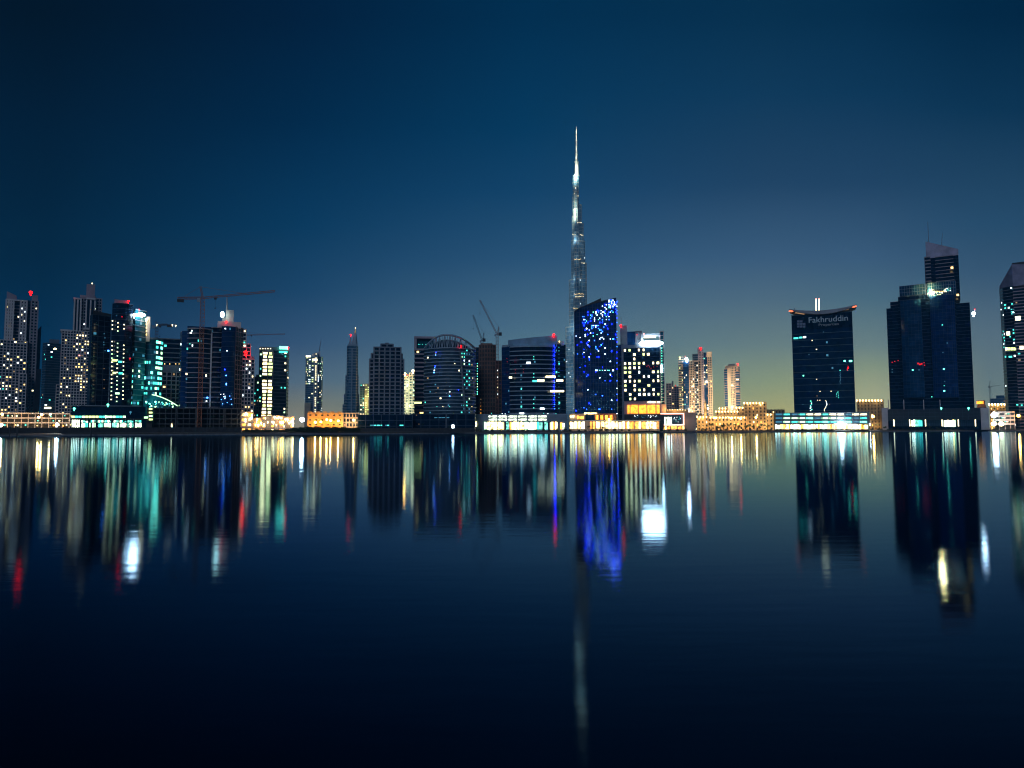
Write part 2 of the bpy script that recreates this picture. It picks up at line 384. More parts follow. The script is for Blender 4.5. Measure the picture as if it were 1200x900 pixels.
# ================================================================== TOWERS, left to right
# 1 pale residential tower, far left
t = T('residential_tower', 'pale grey residential tower with a red beacon on its dark right shoulder, farthest left', 'tower', 20, 360)
zt = t.z
cellA = lambda i, k, j, nf, nb: (rng.choices(['warm', 'cream', 'warm_hi', 'white', 'teal', 'dim'], [6, 4, 1.5, 2, 1.3, 3])[0] if rng.random() < (.36 if k < nf*.82 and j % 4 != 3 else .12) else None)
t.facade(t.rect(-14, 30, 0, 28), None, zt(15, 399), 3.3, 3.1, gdark, pale, (.9, .35), (.8, .6), cellA)
t.facade(t.rect(3.5, 12, 6, 25), zt(15, 399, 6), zt(15, 351, 6), 3.5, 2.6, gdark, pale, (1.6, .3), (1.7, .5), pick(.05, WARM), wf=.4)
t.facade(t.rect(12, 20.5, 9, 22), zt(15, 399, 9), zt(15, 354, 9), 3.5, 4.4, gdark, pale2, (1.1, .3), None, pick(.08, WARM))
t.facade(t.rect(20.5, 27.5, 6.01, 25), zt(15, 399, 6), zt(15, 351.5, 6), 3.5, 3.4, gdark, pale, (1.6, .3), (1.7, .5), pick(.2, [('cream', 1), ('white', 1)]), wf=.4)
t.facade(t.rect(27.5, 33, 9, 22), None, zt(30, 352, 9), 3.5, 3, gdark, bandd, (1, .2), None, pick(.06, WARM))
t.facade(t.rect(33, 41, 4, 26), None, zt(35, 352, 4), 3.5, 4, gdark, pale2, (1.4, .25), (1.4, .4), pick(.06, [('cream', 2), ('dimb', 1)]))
prism(t.part('roof_block', mauve), t.rect(33.5, 40.5, 6, 18), zt(35, 352, 6), zt(35, 345.5, 6))
prism(t.part('roof_block', mauve), t.rect(3.5, 15, 8, 12), zt(5, 352, 8), [zt(5, 341, 8), zt(15, 346, 8), zt(15, 346, 8), zt(5, 341, 8)])
prism(t.part('cornice', pale), offset(t.rect(4, 27.5, 6, 25), .6), zt(15, 352.3, 6), zt(15, 350.6, 6))
prism(t.part('cornice', pale), offset(t.rect(18, 30, -.5, 20), .3), zt(15, 403, 0), zt(15, 400.6, 0))
t.facade(t.rect(36, 48, 12, 20), None, zt(40, 432, 12), 3.5, 9, pale2, pale2, None, None, None)
prism(t.part('glass_wall', gslate), t.rect(38, 46, 22, 14), 0, [zt(40, 391, 22), zt(40, 381, 22), zt(40, 381, 22), zt(40, 391, 22)])
t.facade(t.rect(23, 31, -7, 7), None, zt(25, 438, -7), 3.5, 3.6, gdark, pale, (.9, .3), (.8, .5), pick(.25, WARM))
lampball(t, 36, 342.8, 'red_hi', 1.15, 10)
light(t, 36, 340, 8, (1, .05, .05), .06, 8)
t.done()

# 2 blue banded distant tower
t = T('office_tower', 'dark blue banded tower between two pale residential towers, set further back', 'tower', 60, 620)
t.facade(t.fp([(49, 12), (53, 0), (70, 6), (72, 30), (49, 34)]), None, t.z(60, 402), 3.8, 5, gslate, slate, (.7, .6), None, pick(.05, COOL))
prism(t.part('roof_screen', slate), t.rect(56, 68, 6, 14), t.z(60, 402, 6), t.z(60, 397.5, 6))
for x in (64, 63, 65): t.dot(x+rng.random(), 408+rng.random(), 'warm_hi', 1.2, 3)
t.dot(57, 404, 'white', 1.2, -1)
t.panel(52, 60, 477, 479, 'cream', -1)
t.done()

# 3 pale stepped residential tower
t = T('residential_tower', 'tall pale residential tower with a setback shaft and a plain block on its roof', 'tower', 86, 350)
zt = t.z
cellD = lambda i, k, j, nf, nb: (rng.choices(['warm', 'cream', 'warm_hi', 'pink', 'white', 'dim'], [7, 4, 1.5, .7, 1, 3])[0] if rng.random() < (.48 if .45 < k/nf < .97 and 5 <= j <= 11 else .14) else None)
t.facade(t.rect(70.5, 103.5, 0, 30), None, zt(86, 387.5), 3.3, 2.7, gdark, pale, (1.0, .35), (.8, .5), cellD)
prism(t.part('parapet', pale), offset(t.rect(69, 82, -.2, 20), .4), zt(75, 388.2), zt(75, 386, 0))
t.facade(t.rect(84, 91.5, 6, 22), zt(86, 388, 6), zt(86, 350, 6), 3.5, 3.6, gdark, pale, None, (1.5, .6), None)
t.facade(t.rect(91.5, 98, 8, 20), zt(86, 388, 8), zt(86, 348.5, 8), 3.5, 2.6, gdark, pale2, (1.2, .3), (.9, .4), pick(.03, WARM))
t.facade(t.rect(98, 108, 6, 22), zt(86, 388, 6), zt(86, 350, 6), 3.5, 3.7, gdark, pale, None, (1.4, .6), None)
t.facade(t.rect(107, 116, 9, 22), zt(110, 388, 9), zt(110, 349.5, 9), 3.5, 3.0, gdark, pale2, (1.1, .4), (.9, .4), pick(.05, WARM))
prism(t.part('cornice', pale), offset(t.rect(83, 91.5, 6, 22), .5), zt(86, 350.4, 6), zt(86, 348.6, 6))
prism(t.part('cornice', pale), offset(t.rect(98.5, 108, 6, 22), .5), zt(100, 350.4, 6), zt(100, 348.6, 6))
prism(t.part('cornice', pale), offset(t.rect(96, 103, -.2, 8), .4), zt(100, 386, 0), zt(100, 384, 0))
prism(t.part('roof_block', mauve), t.rect(97.5, 107.5, 10, 14), zt(100, 350, 10), zt(100, 332.5, 10))
prism(t.part('roof_block', pale2), t.rect(90, 109, 11, 16), zt(100, 349, 11), zt(100, 346, 11))
t.facade(t.rect(66.5, 71, 4, 20), None, zt(70, 451, 4), 3.5, 3.4, gdark, pale, (.9, .3), (.7, .5), pick(.1, WARM))
lampball(t, 108, 332, 'cream', .5, 11)
light(t, 84, 346, 3, (1, .15, .12), .02, 12)
t.done()

# 4 plain dark glass tower
t = T('office_tower', 'almost unlit black glass tower beside the pale stepped tower', 'tower', 117, 52)
zt = t.z
t.facade(t.fp([(103.5, 6), (106, 0), (128, 5), (129, 30), (103.5, 30)], 430), None, [0]*0 or zt(117, 369), 3.8, 4, gdark, bandd, (.3, .08), (.25, .15), pick(.006, COOL))
prism(t.part('roof_screen', darkc), t.fp([(106, 2), (128, 7), (128, 20), (106, 20)]), zt(117, 369), [zt(107, 363.5, 2), zt(128, 368, 7), zt(128, 368, 7), zt(107, 363.5, 2)])
for y in (391, 396, 401, 404, 411): t.dot(121.5+rng.random()*2, y, 'dimb', 1.0, 1.5)
t.dot(127, 411, 'azure', 1.8, 4.4); 
for y in (432, 445, 455): t.dot(122, y, 'dim', .9, 2.5)
t.done()

# 5 dark tower with lit square windows and white floodlight
t = T('office_tower', 'dark rounded tower with columns of small square lit windows and a dazzling white roof floodlight', 'tower', 148, 45)
zt = t.z
body = t.fp([(129.5, 4), (134, 0), (145, -1), (154, 3), (155, 12), (155, 30), (129.5, 30)], 420)
t.facade(body, None, zt(143, 355.5), 3.8, 4, gdark, bandd, (.25, .06), None, None)
for c, x in enumerate((131.8, 138.2, 145.5)):
    y = 376+c*2.2
    while y < 472:
        if not (388+c < y < 398+c): t.dot(x-(y-376)*.016, y, rng.choice(['cream', 'green', 'cream']), 1.35, -1.4 if c else 1.2)
        y += 4.85
for (x0, x1, y, k) in ((131, 137, 422.3, 'lime'), (138.5, 143, 424, 'teal'), (132, 136, 437, 'lime'), (139, 144, 437.5, 'teal'), (135, 140, 461, 'green')):
    t.panel(x0, x1, y-1.1, y+1.1, k, -1.6)
side = t.fp([(155.5, 8), (157, 4), (170, 12), (170, 34), (155.5, 34)], 420)
def sidelit(i, k, j, nf, nb):
    if k/nf < .52: return rng.choice(['teal', 'white', 'dimb', 'teal', 'green']) if rng.random() < .5 else None
    return 'dimb' if rng.random() < .10 else None
t.facade(side, None, zt(162, 363, 6), 3.8, 3.4, gteal, slate, (.5, .3), None, sidelit, wf=.6, hf=.45)
prism(t.part('roof_screen', mauve), t.rect(131, 147, 8, 14), zt(140, 356, 8), [zt(135, 350.5, 8), zt(147, 352.5, 8), zt(147, 352.5, 8), zt(135, 350.5, 8)])
prism(t.part('fin_wall', beige), t.rect(169.6, 174, 10, 8), zt(172, 400, 10), zt(172, 371, 10))
for y in (376, 380, 384, 388, 392): t.dot(171.6, y, 'warm', 2.2, 9.8, w_=1.2)
lampball(t, 171.6, 374.5, 'warm_hi', 1.1, 9)
lampball(t, 150.5, 353, 'red_hi', .75, 6); lampball(t, 163, 362.8, 'red', .9, 6); lampball(t, 152.3, 420, 'red', .8, -1.5, 'facade_light'); lampball(t, 143, 371, 'red', .5, -1.5, 'facade_light')
lampball(t, 157.3, 369, 'white_hi', 1.3, 2, 'facade_light')
p = t.P(165.3, 369, 3); bm = bmesh.new(); ball(bm, (0, 0, 0), 1, 2, (3.6*t.k, 1.0, 1.7*t.k)); o = link('floodlight', bm, wp['bulb_w'], t.root); o.location = p
p2 = bmesh.new(); bar(p2, (0, 1, -1.5), (0, 4, -2.5), .25, 6); o2 = link('bracket', p2, polem, o)
light(t, 165, 369, 1, (.6, .85, 1), .5, 7)
t.done()

# 6 teal lit curved building
t = T('office_tower', 'curved glass tower glowing bright teal with a sweeping lit skirt at its foot', 'tower', 180, 60)
zt = t.z
def teall(i, k, j, nf, nb):
    f = (k+.5)/nf; e = i/9
    if e > .62: return rng.choice(['teal_hi', 'teal_hi', 'green', 'teal']) if rng.random() < .84 else None
    if rng.random() < (.62 if f < .6 else .24): return rng.choice(['teal', 'teal', 'teal_hi', 'dimb'])
    return None
t.facade(t.arc(166, 190, 8, 4, 24, 9, 430), None, zt(178, 398), 3.8, 3.0, gteal, bandd, (.6, .4), None, teall, wf=.9, hf=.5)
prism(t.part('roof_edge', slate), offset(t.arc(166, 190, 8, 4, 24, 9, 430), .5), zt(178, 398.2), zt(178, 396.6))
sk = t.part('skirt', gteal); A = []; B = []
for i in range(13):
    q = i/12; px = 168+q*40; top = 462+q*q*14 if q < .99 else 476
    A.append(t.P(px, top, -6-4*math.sin(q*3))); 
for a, c in zip(A, A[1:]):
    prism(sk, [(a.x, a.y), (c.x, c.y), (c.x, c.y+14), (a.x, a.y+14)], 0, [a.z, c.z, c.z, a.z])
rim = t.part('skirt_light', wp['green'])
for a, c in zip(A[3:], A[4:]): bar(rim, (a.x, a.y-.3, a.z+.2), (c.x, c.y-.3, c.z+.2), .3, 5)
for _ in range(34):
    q = rng.random(); px = 169+q*34; t.dot(px, 470+rng.random()*7+q*2, rng.choice(['teal', 'teal_hi', 'green', 'dimb']), 1+rng.random()*.8, -12.2)
light(t, 186, 440, -14, (.2, 1, .8), .25, 14); light(t, 176, 470, -16, (.2, 1, .8), .2, 12)
t.done()

# 7 banded dark block + white grid part behind it
t = T('apartment_building', 'dark banded block with a small white gridded block in front, right of the teal tower', 'building', 200, 120)
zt = t.z
t.facade(t.rect(172, 213, 6, 30), None, zt(195, 397, 6), 3.8, 5, gdark, slate, (.9, .5), None, lambda i, k, j, nf, nb: ('warm' if k in (nf-8, nf-7, nf-9) and rng.random() < .5 else ('teal' if rng.random() < .03 else None)), wf=.5)
t.facade(t.rect(190, 212, 0, 20), None, zt(200, 436, 0), 3.6, 3.2, gdark, whitec, (.9, .3), (.8, .5), pick(.05, MIX))
prism(t.part('wall', steel), t.rect(189.5, 212.5, -.6, 20), zt(200, 436, 0), zt(200, 428, 0))
for x in (193, 199, 206, 210): t.dot(x, 426.5, 'warm', 1, 5)
t.done()

# cranes -----------------------------------------------------------
def saddle_crane(label, off, mx, ybase, yjib, x0, y0, x1, y1, yap, m, mw=2.2, jw=1.4, behind=0, cabside=-1, lightdot=None):
    t = T('tower_crane', label, 'crane', mx, off)
    r = t.k*.12
    a = t.P(mx, ybase); b_ = t.P(mx, yjib); a.x = b_.x = t.u(mx, (ybase+yjib)/2); a.z = 0
    lattice(t.part('mast', m), a, b_, mw, 2.6, .19)
    j0 = t.P(x0, y0); j1 = t.P(x1, y1); top = t.P(mx-.8, yap)
    c = Vector((b_.x, 0, b_.z+.3))
    lattice(t.part('jib', m), c, j1, jw*.75, 3.0, .10)
    lattice(t.part('counter_jib', m), c+Vector((-.1, 0, 0)), j0, jw*.9, 3, .15)
    lattice(t.part('apex', m), c, top, 1.0, 2, .14)
    q = t.part('pendant', m); bar(q, top, c+(j1-c)*.6, .09, 4); bar(q, top, c+(j0-c)*.85, .09, 4)
    cw = t.part('counterweight', darkc); d = (c-j0).normalized()*1.5; box(cw, j0.x-.2, j0.x+4, -1, 1, j0.z-2.4, j0.z-.6)
    cb = t.part('cab', steel); box(cb, b_.x+cabside*2.6-1, b_.x+cabside*2.6+1, -1.6, .6, b_.z-2.6, b_.z-.2)
    hk = c+(j1-c)*.17; h = t.part('hook', darkc); bar(h, hk, hk-Vector((0, 0, (c.z-t.z(mx, yjib+13)))), .06, 4); ball(h, hk-Vector((0, 0, (c.z-t.z(mx, yjib+13)))), .5)
    box(t.part('trolley', darkc), hk.x-.9, hk.x+.9, -.8, .8, hk.z-1.9, hk.z-.75)
    if lightdot:
        for x, y, k in lightdot: lampball(t, x, y, k, .6, -1, 'warning_light')
    t.done()
saddle_crane('grey tower crane with a short jib behind the teal tower', 170, 183.5, 400, 381.5, 196, 380, 206.5, 380.5, 377, cranegrey, 2.4, 1.2, lightdot=[(183.7, 380.6, 'cream'), (202, 380.8, 'cream'), (206, 381.6, 'cream')])

# 8 navy tower with balconies (crane in front)
t = T('hotel_tower', 'navy blue tower of curved pale balconies with a spire and boxes on the roof', 'tower', 246, 45)
zt = t.z
t.facade(t.fp([(210, 12), (212, 3), (221, 0), (221, 34), (210, 34)]), None, zt(216, 388, 3), 3.6, 3.2, gnavy, bandd, (.3, .1), None, pick(.05, COOL))
t.facade(t.arc(219.5, 246.5, 3.2, 0, 30, 8), None, zt(233, 385.5), 3.6, 4.5, gdark, pale2, (.55, .9), None, pick(.03, COOL), fname='balcony')
prism(t.part('pier', pale), t.rect(246, 247.6, -1.6, 10), 0, zt(247, 391))
t.facade(t.arc(247.8, 258.5, 1.2, -.2, 30, 4), None, zt(253, 384), 3.6, 4.2, gdark, pale2, (.5, .9), None, pick(.04, COOL), fname='balcony')
t.facade(t.arc(258.5, 275, 2.5, -1, 30, 6), None, zt(266, 383), 3.6, 2.6, gnavy, bandd, (.25, .08), None, lambda i, k, j, nf, nb: (rng.choice(['dimb', 'white', 'azure']) if rng.random() < (.16 if k < nf*.28 else .03) else None))
t.facade(t.fp([(275, 2), (283.5, 10), (283.5, 34), (275, 34)]), None, zt(279, 383, 3), 3.6, 3.6, gdark, mauve, (.5, .2), (.4, .3), None)
prism(t.part('roof_slab', gnavy), t.rect(218, 276, 2, 24), zt(250, 387, 2), zt(250, 383.5, 2))
prism(t.part('roof_block', pale), t.rect(253.5, 281, 4, 14), zt(265, 384, 4), zt(265, 376.6, 4))
prism(t.part('roof_block', pale), t.rect(263, 272.3, 6, 8), zt(265, 377, 6), zt(265, 363, 6))
prism(t.part('roof_block', pale2), t.rect(259, 263, 7, 6), zt(261, 377, 7), zt(261, 372, 7))
bar(t.part('mast', pale), t.P(266, 363, 8), t.P(266, 348.5, 8), .7, 8, .3)
for x, y, k, s_ in ((223.5, 390, 'white', 2.0), (225, 387.5, 'white', 1.5), (222.5, 403, 'teal', 1.2), (243, 466, 'azure', 2), (242, 470, 'white', 1.6), (264, 385, 'white', 1.6), (249, 388, 'dimb', 1.4), (266, 411, 'white', 1.4), (263.5, 433, 'blue', 1.4), (265, 440, 'azure', 1.4), (235, 384.5, 'white', 1.3)):
    t.dot(x, y, k, s_, -3.6)
for _ in range(16): t.dot(258+rng.random()*14, 457+rng.random()*18, rng.choice(['azure', 'dimb', 'white', 'dimb']), .9, -3.8, w_=.7)
p = t.P(260.6, 368.5, 3); bm = bmesh.new(); ball(bm, (0, 0, 0), 1, 2, (1.9*t.k, .8, 3.0*t.k)); o = link('floodlight', bm, emit('bulb_mint', (.7, 1, .85), 14), t.root); o.location = p
lampball(t, 265, 377, 'red_hi', .7, 2)
t.done()
saddle_crane('orange tower crane standing in front of the navy balcony tower', 22, 235.8, 479, 349.5, 208, 349.5, 322, 341.2, 336, rust, 2.6, 1.5)

# 9 stepped slender apartment tower
t = T('residential_tower', 'slender stepped pale tower with a red light high on its side', 'tower', 290, 160)
zt = t.z
for x0, x1, y, v in ((283.5, 287.5, 386, 6), (283.4, 293, 403, 4), (283.3, 297.8, 421, 0)):
    t.facade(t.rect(x0, x1, v, 24), None, zt(290, y, v), 3.5, 2.8, gdark, pale, (.9, .3), (.7, .5), pick(.28, MIX))
prism(t.part('cornice', mauve), t.rect(292, 297.5, 1, 10), zt(290, 421, 1), zt(290, 417.5, 1))
lampball(t, 288, 413, 'red_hi', 1.7, -1.5)
light(t, 288, 413, -4, (1, .05, .05), .06, 5)
t.done()
t = T('residential_tower', 'low greenish tower with small lit windows beside the slender stepped tower', 'tower', 303, 200)
t.facade(t.rect(297.5, 307.5, 0, 24), None, t.z(303, 442), 3.5, 3, gslate, slate, (.8, .3), (.5, .4), pick(.3, [('green', 3), ('cream', 2), ('teal', 2), ('dim', 2)]))
prism(t.part('roof_block', slate), t.rect(300, 306, 4, 10), t.z(303, 442, 4), t.z(303, 439, 4))
t.done()
# 10 tower with bright white windows and green roof sign
t = T('hotel_tower', 'twin slab tower, bright cream windows on its left half and a teal lit roof strip', 'tower', 322, 190)
zt = t.z
t.facade(t.rect(303.5, 307, 5, 24), None, zt(305, 409, 5), 3.5, 3, gslate, slate, (.8, .3), (.5, .4), pick(.25, [('green', 3), ('teal', 3), ('cream', 1)]))
t.facade(t.rect(307, 319.8, 0, 26), None, zt(313, 412), 3.4, 4.6, gslate, pale2, (1.0, .25), (.7, .35), lambda i, k, j, nf, nb: (rng.choice(['lime', 'cream', 'lime', 'shop']) if rng.random() < (.97 if k < nf*.62 or k > nf*.68 else .2) else None), wf=.82, hf=.6)
for x in (305, 308, 311, 314, 317): t.dot(x, 408.5, 'cream', 1.4, -.2)
t.facade(t.fp([(320, 0), (336, 6), (338, 12), (338, 30), (320, 30)]), None, zt(328, 411, 3), 3.4, 3.3, gslate, slate, (.8, .3), None, lambda i, k, j, nf, nb: (rng.choice(['green', 'cream', 'teal', 'cream']) if rng.random() < (.30 if j > nb/2 else .08) else None))
prism(t.part('roof_block', slate), t.rect(304, 338, 5, 18), zt(322, 412, 5), zt(322, 406.8, 5))
t.panel(327.3, 337.3, 405.8, 409.2, 'teal_hi', 1.0, 'roof_sign')
t.panel(327, 337, 411.6, 413.4, 'teal', 1.5, 'roof_sign')
lampball(t, 337.8, 407.5, 'red_hi', .8, 1)
t.done()
saddle_crane('distant rust coloured crane whose long jib shows above the cream windowed tower', 480, 286, 430, 393, 281, 393.5, 334, 391.4, 389, rust, 3, 1.4)

# 11 tower with white lights and tilted mast
t = T('office_tower', 'lone slender glass tower with white strip lights and a tilted mast', 'tower', 368, 900)
zt = t.z
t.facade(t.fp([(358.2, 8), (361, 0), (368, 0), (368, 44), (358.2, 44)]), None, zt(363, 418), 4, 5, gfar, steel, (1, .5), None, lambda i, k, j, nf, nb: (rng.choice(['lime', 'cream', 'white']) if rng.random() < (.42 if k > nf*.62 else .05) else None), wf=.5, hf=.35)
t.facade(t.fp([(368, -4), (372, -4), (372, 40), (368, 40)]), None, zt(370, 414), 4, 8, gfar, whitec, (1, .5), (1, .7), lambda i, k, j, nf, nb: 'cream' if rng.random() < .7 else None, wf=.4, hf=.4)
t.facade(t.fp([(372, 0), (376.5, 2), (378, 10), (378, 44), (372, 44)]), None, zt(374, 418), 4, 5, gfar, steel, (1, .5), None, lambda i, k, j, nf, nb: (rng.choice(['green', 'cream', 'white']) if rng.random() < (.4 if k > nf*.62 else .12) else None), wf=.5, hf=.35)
prism(t.part('crown', whitec), t.rect(365, 375, 2, 20), zt(370, 418), [zt(365, 415, 2), zt(375, 411.5, 2), zt(375, 411.5, 2), zt(365, 415, 2)])
bar(t.part('mast', steel), t.P(374, 412, 4), t.P(376.3, 398, 4), 1.0, 6, .3)
t.panel(358.5, 364, 416.5, 418.5, 'cream', -1); t.panel(366, 372, 420.5, 422.5, 'cream', -5.5)
prism(t.part('wall', beige), t.rect(357.5, 364.5, -6, 20), 0, zt(360, 472, -6))
t.done()

# 12 pointed blue tower
t = T('skyscraper', 'hazy blue pointed skyscraper standing alone left of the dark grid tower', 'skyscraper', 413, 1300)
zt = t.z
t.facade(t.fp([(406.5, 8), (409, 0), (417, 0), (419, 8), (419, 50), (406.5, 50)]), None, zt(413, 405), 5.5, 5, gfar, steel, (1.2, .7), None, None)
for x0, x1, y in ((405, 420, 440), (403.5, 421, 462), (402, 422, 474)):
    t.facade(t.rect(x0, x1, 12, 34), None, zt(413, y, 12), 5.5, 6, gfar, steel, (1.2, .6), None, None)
prism(t.part('pier', steel), t.rect(411.6, 413, -2, 8), 0, zt(412, 408, -2)); 
bm = t.part('crown', steel)
box(bm, t.u(407.5), t.u(418.5), 6, 40, zt(413, 405.4), zt(413, 402))
bar(bm, t.P(415.8, 403, 20), t.P(416.4, 384.5, 20), 5.6, 6, .5); bar(bm, t.P(410.5, 403, 20), t.P(411, 392, 20), 2.4, 6, .4)
bm = t.part('spire_light', wp['dim']); bar(bm, t.P(416.2, 390, 12), t.P(416.4, 385, 12), .8, 6, .5)
lampball(t, 411, 392.3, 'red_hi', .7, 18); lampball(t, 416.5, 384.3, 'cream', .6, 18)
for y in range(412, 478, 3): t.dot(417.2+(y-412)*.02, y, 'dim', .8, -.6)
t.done()
# 13 little pair behind
t = T('residential_tower', 'small tower pair, one slate and one pale yellow lit, beside the dark grid tower', 'tower', 427, 600)
t.facade(t.rect(422, 427.6, 2, 22), None, t.z(425, 450), 3.6, 3.6, gslate, slate, (1, .4), (.8, .4), pick(.35, [('cream', 1), ('teal', 1)]))
t.facade(t.rect(427.8, 433, 0, 22), None, t.z(430, 450), 3.6, 3.6, beige, sand, (1, .4), (.8, .6), pick(.5, [('lime', 1)]))
light(t, 430, 470, -14, (.9, 1, .4), .5, 20)
t.done()

# 14 dark grid tower
t = T('office_tower', 'dark squared grid tower with a stepped crown on a low black podium', 'tower', 453, 40)
zt = t.z
t.facade(t.rect(433, 473, 4, 34), None, zt(453, 421, 4), 3.1, 4.0, gdark, slate, (1.0, .4), (1.1, .55), pick(.004, WARM), dark='dark', wf=.55, hf=.5)
t.facade(t.rect(435, 471, 5, 30), zt(453, 421, 5), zt(453, 414.5, 5), 4.4, 4.2, gdark, slate, (1.2, .4), (1.2, .5))
t.facade(t.rect(438, 469.5, 3, 32), None, zt(453, 407, 3), 3.1, 4.4, gdark, slate, (.9, .35), (1.1, .55), pick(.003, COOL), dark='dark', wf=.5, hf=.5)
t.facade(t.rect(446, 460.5, 5, 16), zt(453, 407, 5), zt(453, 403.2, 5), 4, 4.6, gdark, slate, (1, .3), (1, .5))
prism(t.part('roof_block', slate), t.rect(451, 455.5, 6, 8), zt(453, 404, 6), zt(453, 401.5, 6))
t.facade(t.rect(420, 483.5, -14, 60), None, zt(450, 486, -14), 4.5, 6, gdark, bandd, (.5, .2), (.5, .4), None, gname='podium', fname='podium_band', pname='podium_pier')
for _ in range(14): t.panel(*(lambda x: (x, x+1+rng.random()*2))(434+rng.random()*36), 497.8, 499.0, rng.choice(['teal', 'teal', 'dimb']), -14.5)
t.done()

# 15 bright slim towers glimpsed in the gap
t = T('residential_tower', 'brightly floodlit pale yellow towers glimpsed in the gap by the dark grid tower', 'tower', 479, 420)
zt = t.z
t.facade(t.rect(473.5, 478.3, 0, 20), None, zt(476, 441), 3.6, 3.2, gslate, pale, (1.2, .3), (1.1, .5), pick(.38, [('lime', 2), ('cream', 1), ('dim', 1)]))
t.facade(t.rect(479.6, 486.5, 3, 20), None, zt(483, 437), 3.6, 3.2, gslate, pale, (1.2, .3), (1.1, .5), pick(.34, [('lime', 1), ('green', 1), ('dim', 1)]))
light(t, 478, 450, -12, (.9, 1, .5), .9, 14); light(t, 480, 475, -12, (.9, 1, .5), .9, 14)
lampball(t, 474.6, 438, 'bulb_o', 1.2, -2); lampball(t, 484, 434.5, 'warm_hi', 1.6, -2); lampball(t, 478, 439.5, 'red', .8, -2)
t.done()

# 16 mauve framed tower behind the drum
t = T('office_tower', 'mauve tower with an open square roof frame half hidden behind the round drum tower', 'tower', 500, 95)
zt = t.z
t.facade(t.rect(485.8, 515, 4, 30), None, zt(495, 410, 4), 3.8, 5, gdark, mauve, (1.3, .4), None, pick(.02, MIX))
bm = t.part('roof_frame', mauve)
box(bm, t.u(485), t.u(488), 3, 30, zt(490, 409.5), zt(490, 394.5)); box(bm, t.u(485), t.u(512), 2.8, 30.2, zt(490, 396), zt(490, 393.6)); box(bm, t.u(509), t.u(512.1), 3.1, 30, zt(490, 409.5), zt(490, 394.6))
box(bm, t.u(485.01), t.u(515), 2.9, 30.1, zt(490, 410), zt(490, 408))
prism(t.part('glass_wall', gteal), t.rect(488.2, 509, 6, 20), zt(495, 410), zt(495, 396, 6))
for x in (490.5, 492, 495, 499): t.dot(x, 403.5, 'teal', .9, 5.8)
t.panel(485.5, 494, 471, 473, 'lime', 3.4); t.panel(492, 496, 483, 484.5, 'warm', 3.4)
t.done()

# 17 round drum tower with arched crown
t = T('office_tower', 'round banded drum tower with an arched truss crown', 'tower', 527, 45)
zt = t.z
drum = t.arc(497, 557.2, 15, 6, 30, 20, 445)
def drumlit(i, k, j, nf, nb):
    if i in (14, 15, 16, 17): return rng.choice(['teal', 'white', 'teal', 'green', 'dimb']) if rng.random() < .48 else None
    return rng.choice(['dim', 'cream', 'teal', 'dimb', 'dimb']) if rng.random() < .035 else None
t.facade(drum, None, zt(527, 409), 2.9, 3.4, gslate, steel, (.75, .5), None, drumlit, wf=.5, hf=.4)
top = []
for i in range(21):
    q = i/20; px = 497+60.2*q; yy = 392.5+16.5*abs((q-.42)/.58 if q > .42 else (q-.42)/.42)**2.1
    a, v = drum[i]; top.append(Vector((a, v+2.5, zt(px, yy, v))))
cw = t.part('crown_glass', gslate)
inner = [(p.x, p.y) for p in top]+[(drum[-2][0]-2, drum[-2][1]-4), (drum[-1][0]+2, drum[-1][1]-4)]
prism(cw, inner, zt(527, 409.3), [max(p.z-3.5, zt(527, 409)) for p in top]+[zt(527, 408)]*2)
cr = t.part('crown_arch', steel); tr = t.part('crown_truss', steel)
for i in range(20):
    p, q = top[i].copy(), top[i+1].copy(); p.y -= 2.6; q.y -= 2.6; bar(cr, p, q, .9, 6)
    lo = Vector((drum[i][0], drum[i][1]-.2, zt(527, 409))); lo2 = Vector((drum[i+1][0], drum[i+1][1]-.2, zt(527, 409)))
    if 1 < i < 19: bar(tr, lo if i % 2 else lo2, q if i % 2 else p, .32, 5); bar(tr, lo, p, .28, 5)
sl = t.part('slanted_fin', slate)
for i in range(14):
    f = i/13; 
a = t.P(539.5, 411, -8.2); b_ = t.P(545.5, 484, -6.5); bar(sl, a, b_, .9, 6)
for x, y, k, s_ in ((511, 413, 'blue', 1.2), (510.5, 416, 'azure', 1.2), (509, 434, 'white', 1.8), (508.5, 436.5, 'azure', 1.8), (510, 429, 'blue', 1.4), (509.5, 431, 'azure', 1), (527, 459, 'white', 1.6), (527, 464, 'azure', 1.5), (533, 426, 'cream', 1.2), (511, 460, 'dim', 1), (537.5, 457, 'blue', .9), (529, 462, 'red', .8), (527, 453, 'dimb', 1)):
    t.dot(x, y, k, s_, -9.9)
for x, k in ((512, 'teal'), (519, 'cream'), (527, 'teal'), (553, 'warm')): t.dot(x, 476.3, k, 1, -9.9)
for x, y in ((552, 441), (551.5, 446), (554, 443)): t.dot(x, y, 'cream', 1.0, 1.0)
lampball(t, 540, 406, 'red_hi', .75, -9, 'aviation_light')
t.facade(t.rect(483, 556.5, -18, 70), None, zt(520, 485.3, -18), 4.5, 7, gdark, bandd, (.4, .2), (.4, .4), None, gname='podium', fname='podium_band', pname='podium_pier')
for a in (522.4,): prism(t.part('podium_pier', slate), t.rect(a, a+1.2, -19, 3), 0, zt(520, 485.6, -18))
t.panel(529.5, 532.2, 498, 501.5, 'white_hi', -18.4); t.dot(491, 497, 'dim', 1, -18.4); t.dot(474+14, 486.5, 'dim', 1, -18.4)
for x in (511, 516, 520, 525): t.panel(x-2, x+1.5, 489, 489.8, 'dimb', -18.4)
t.done()

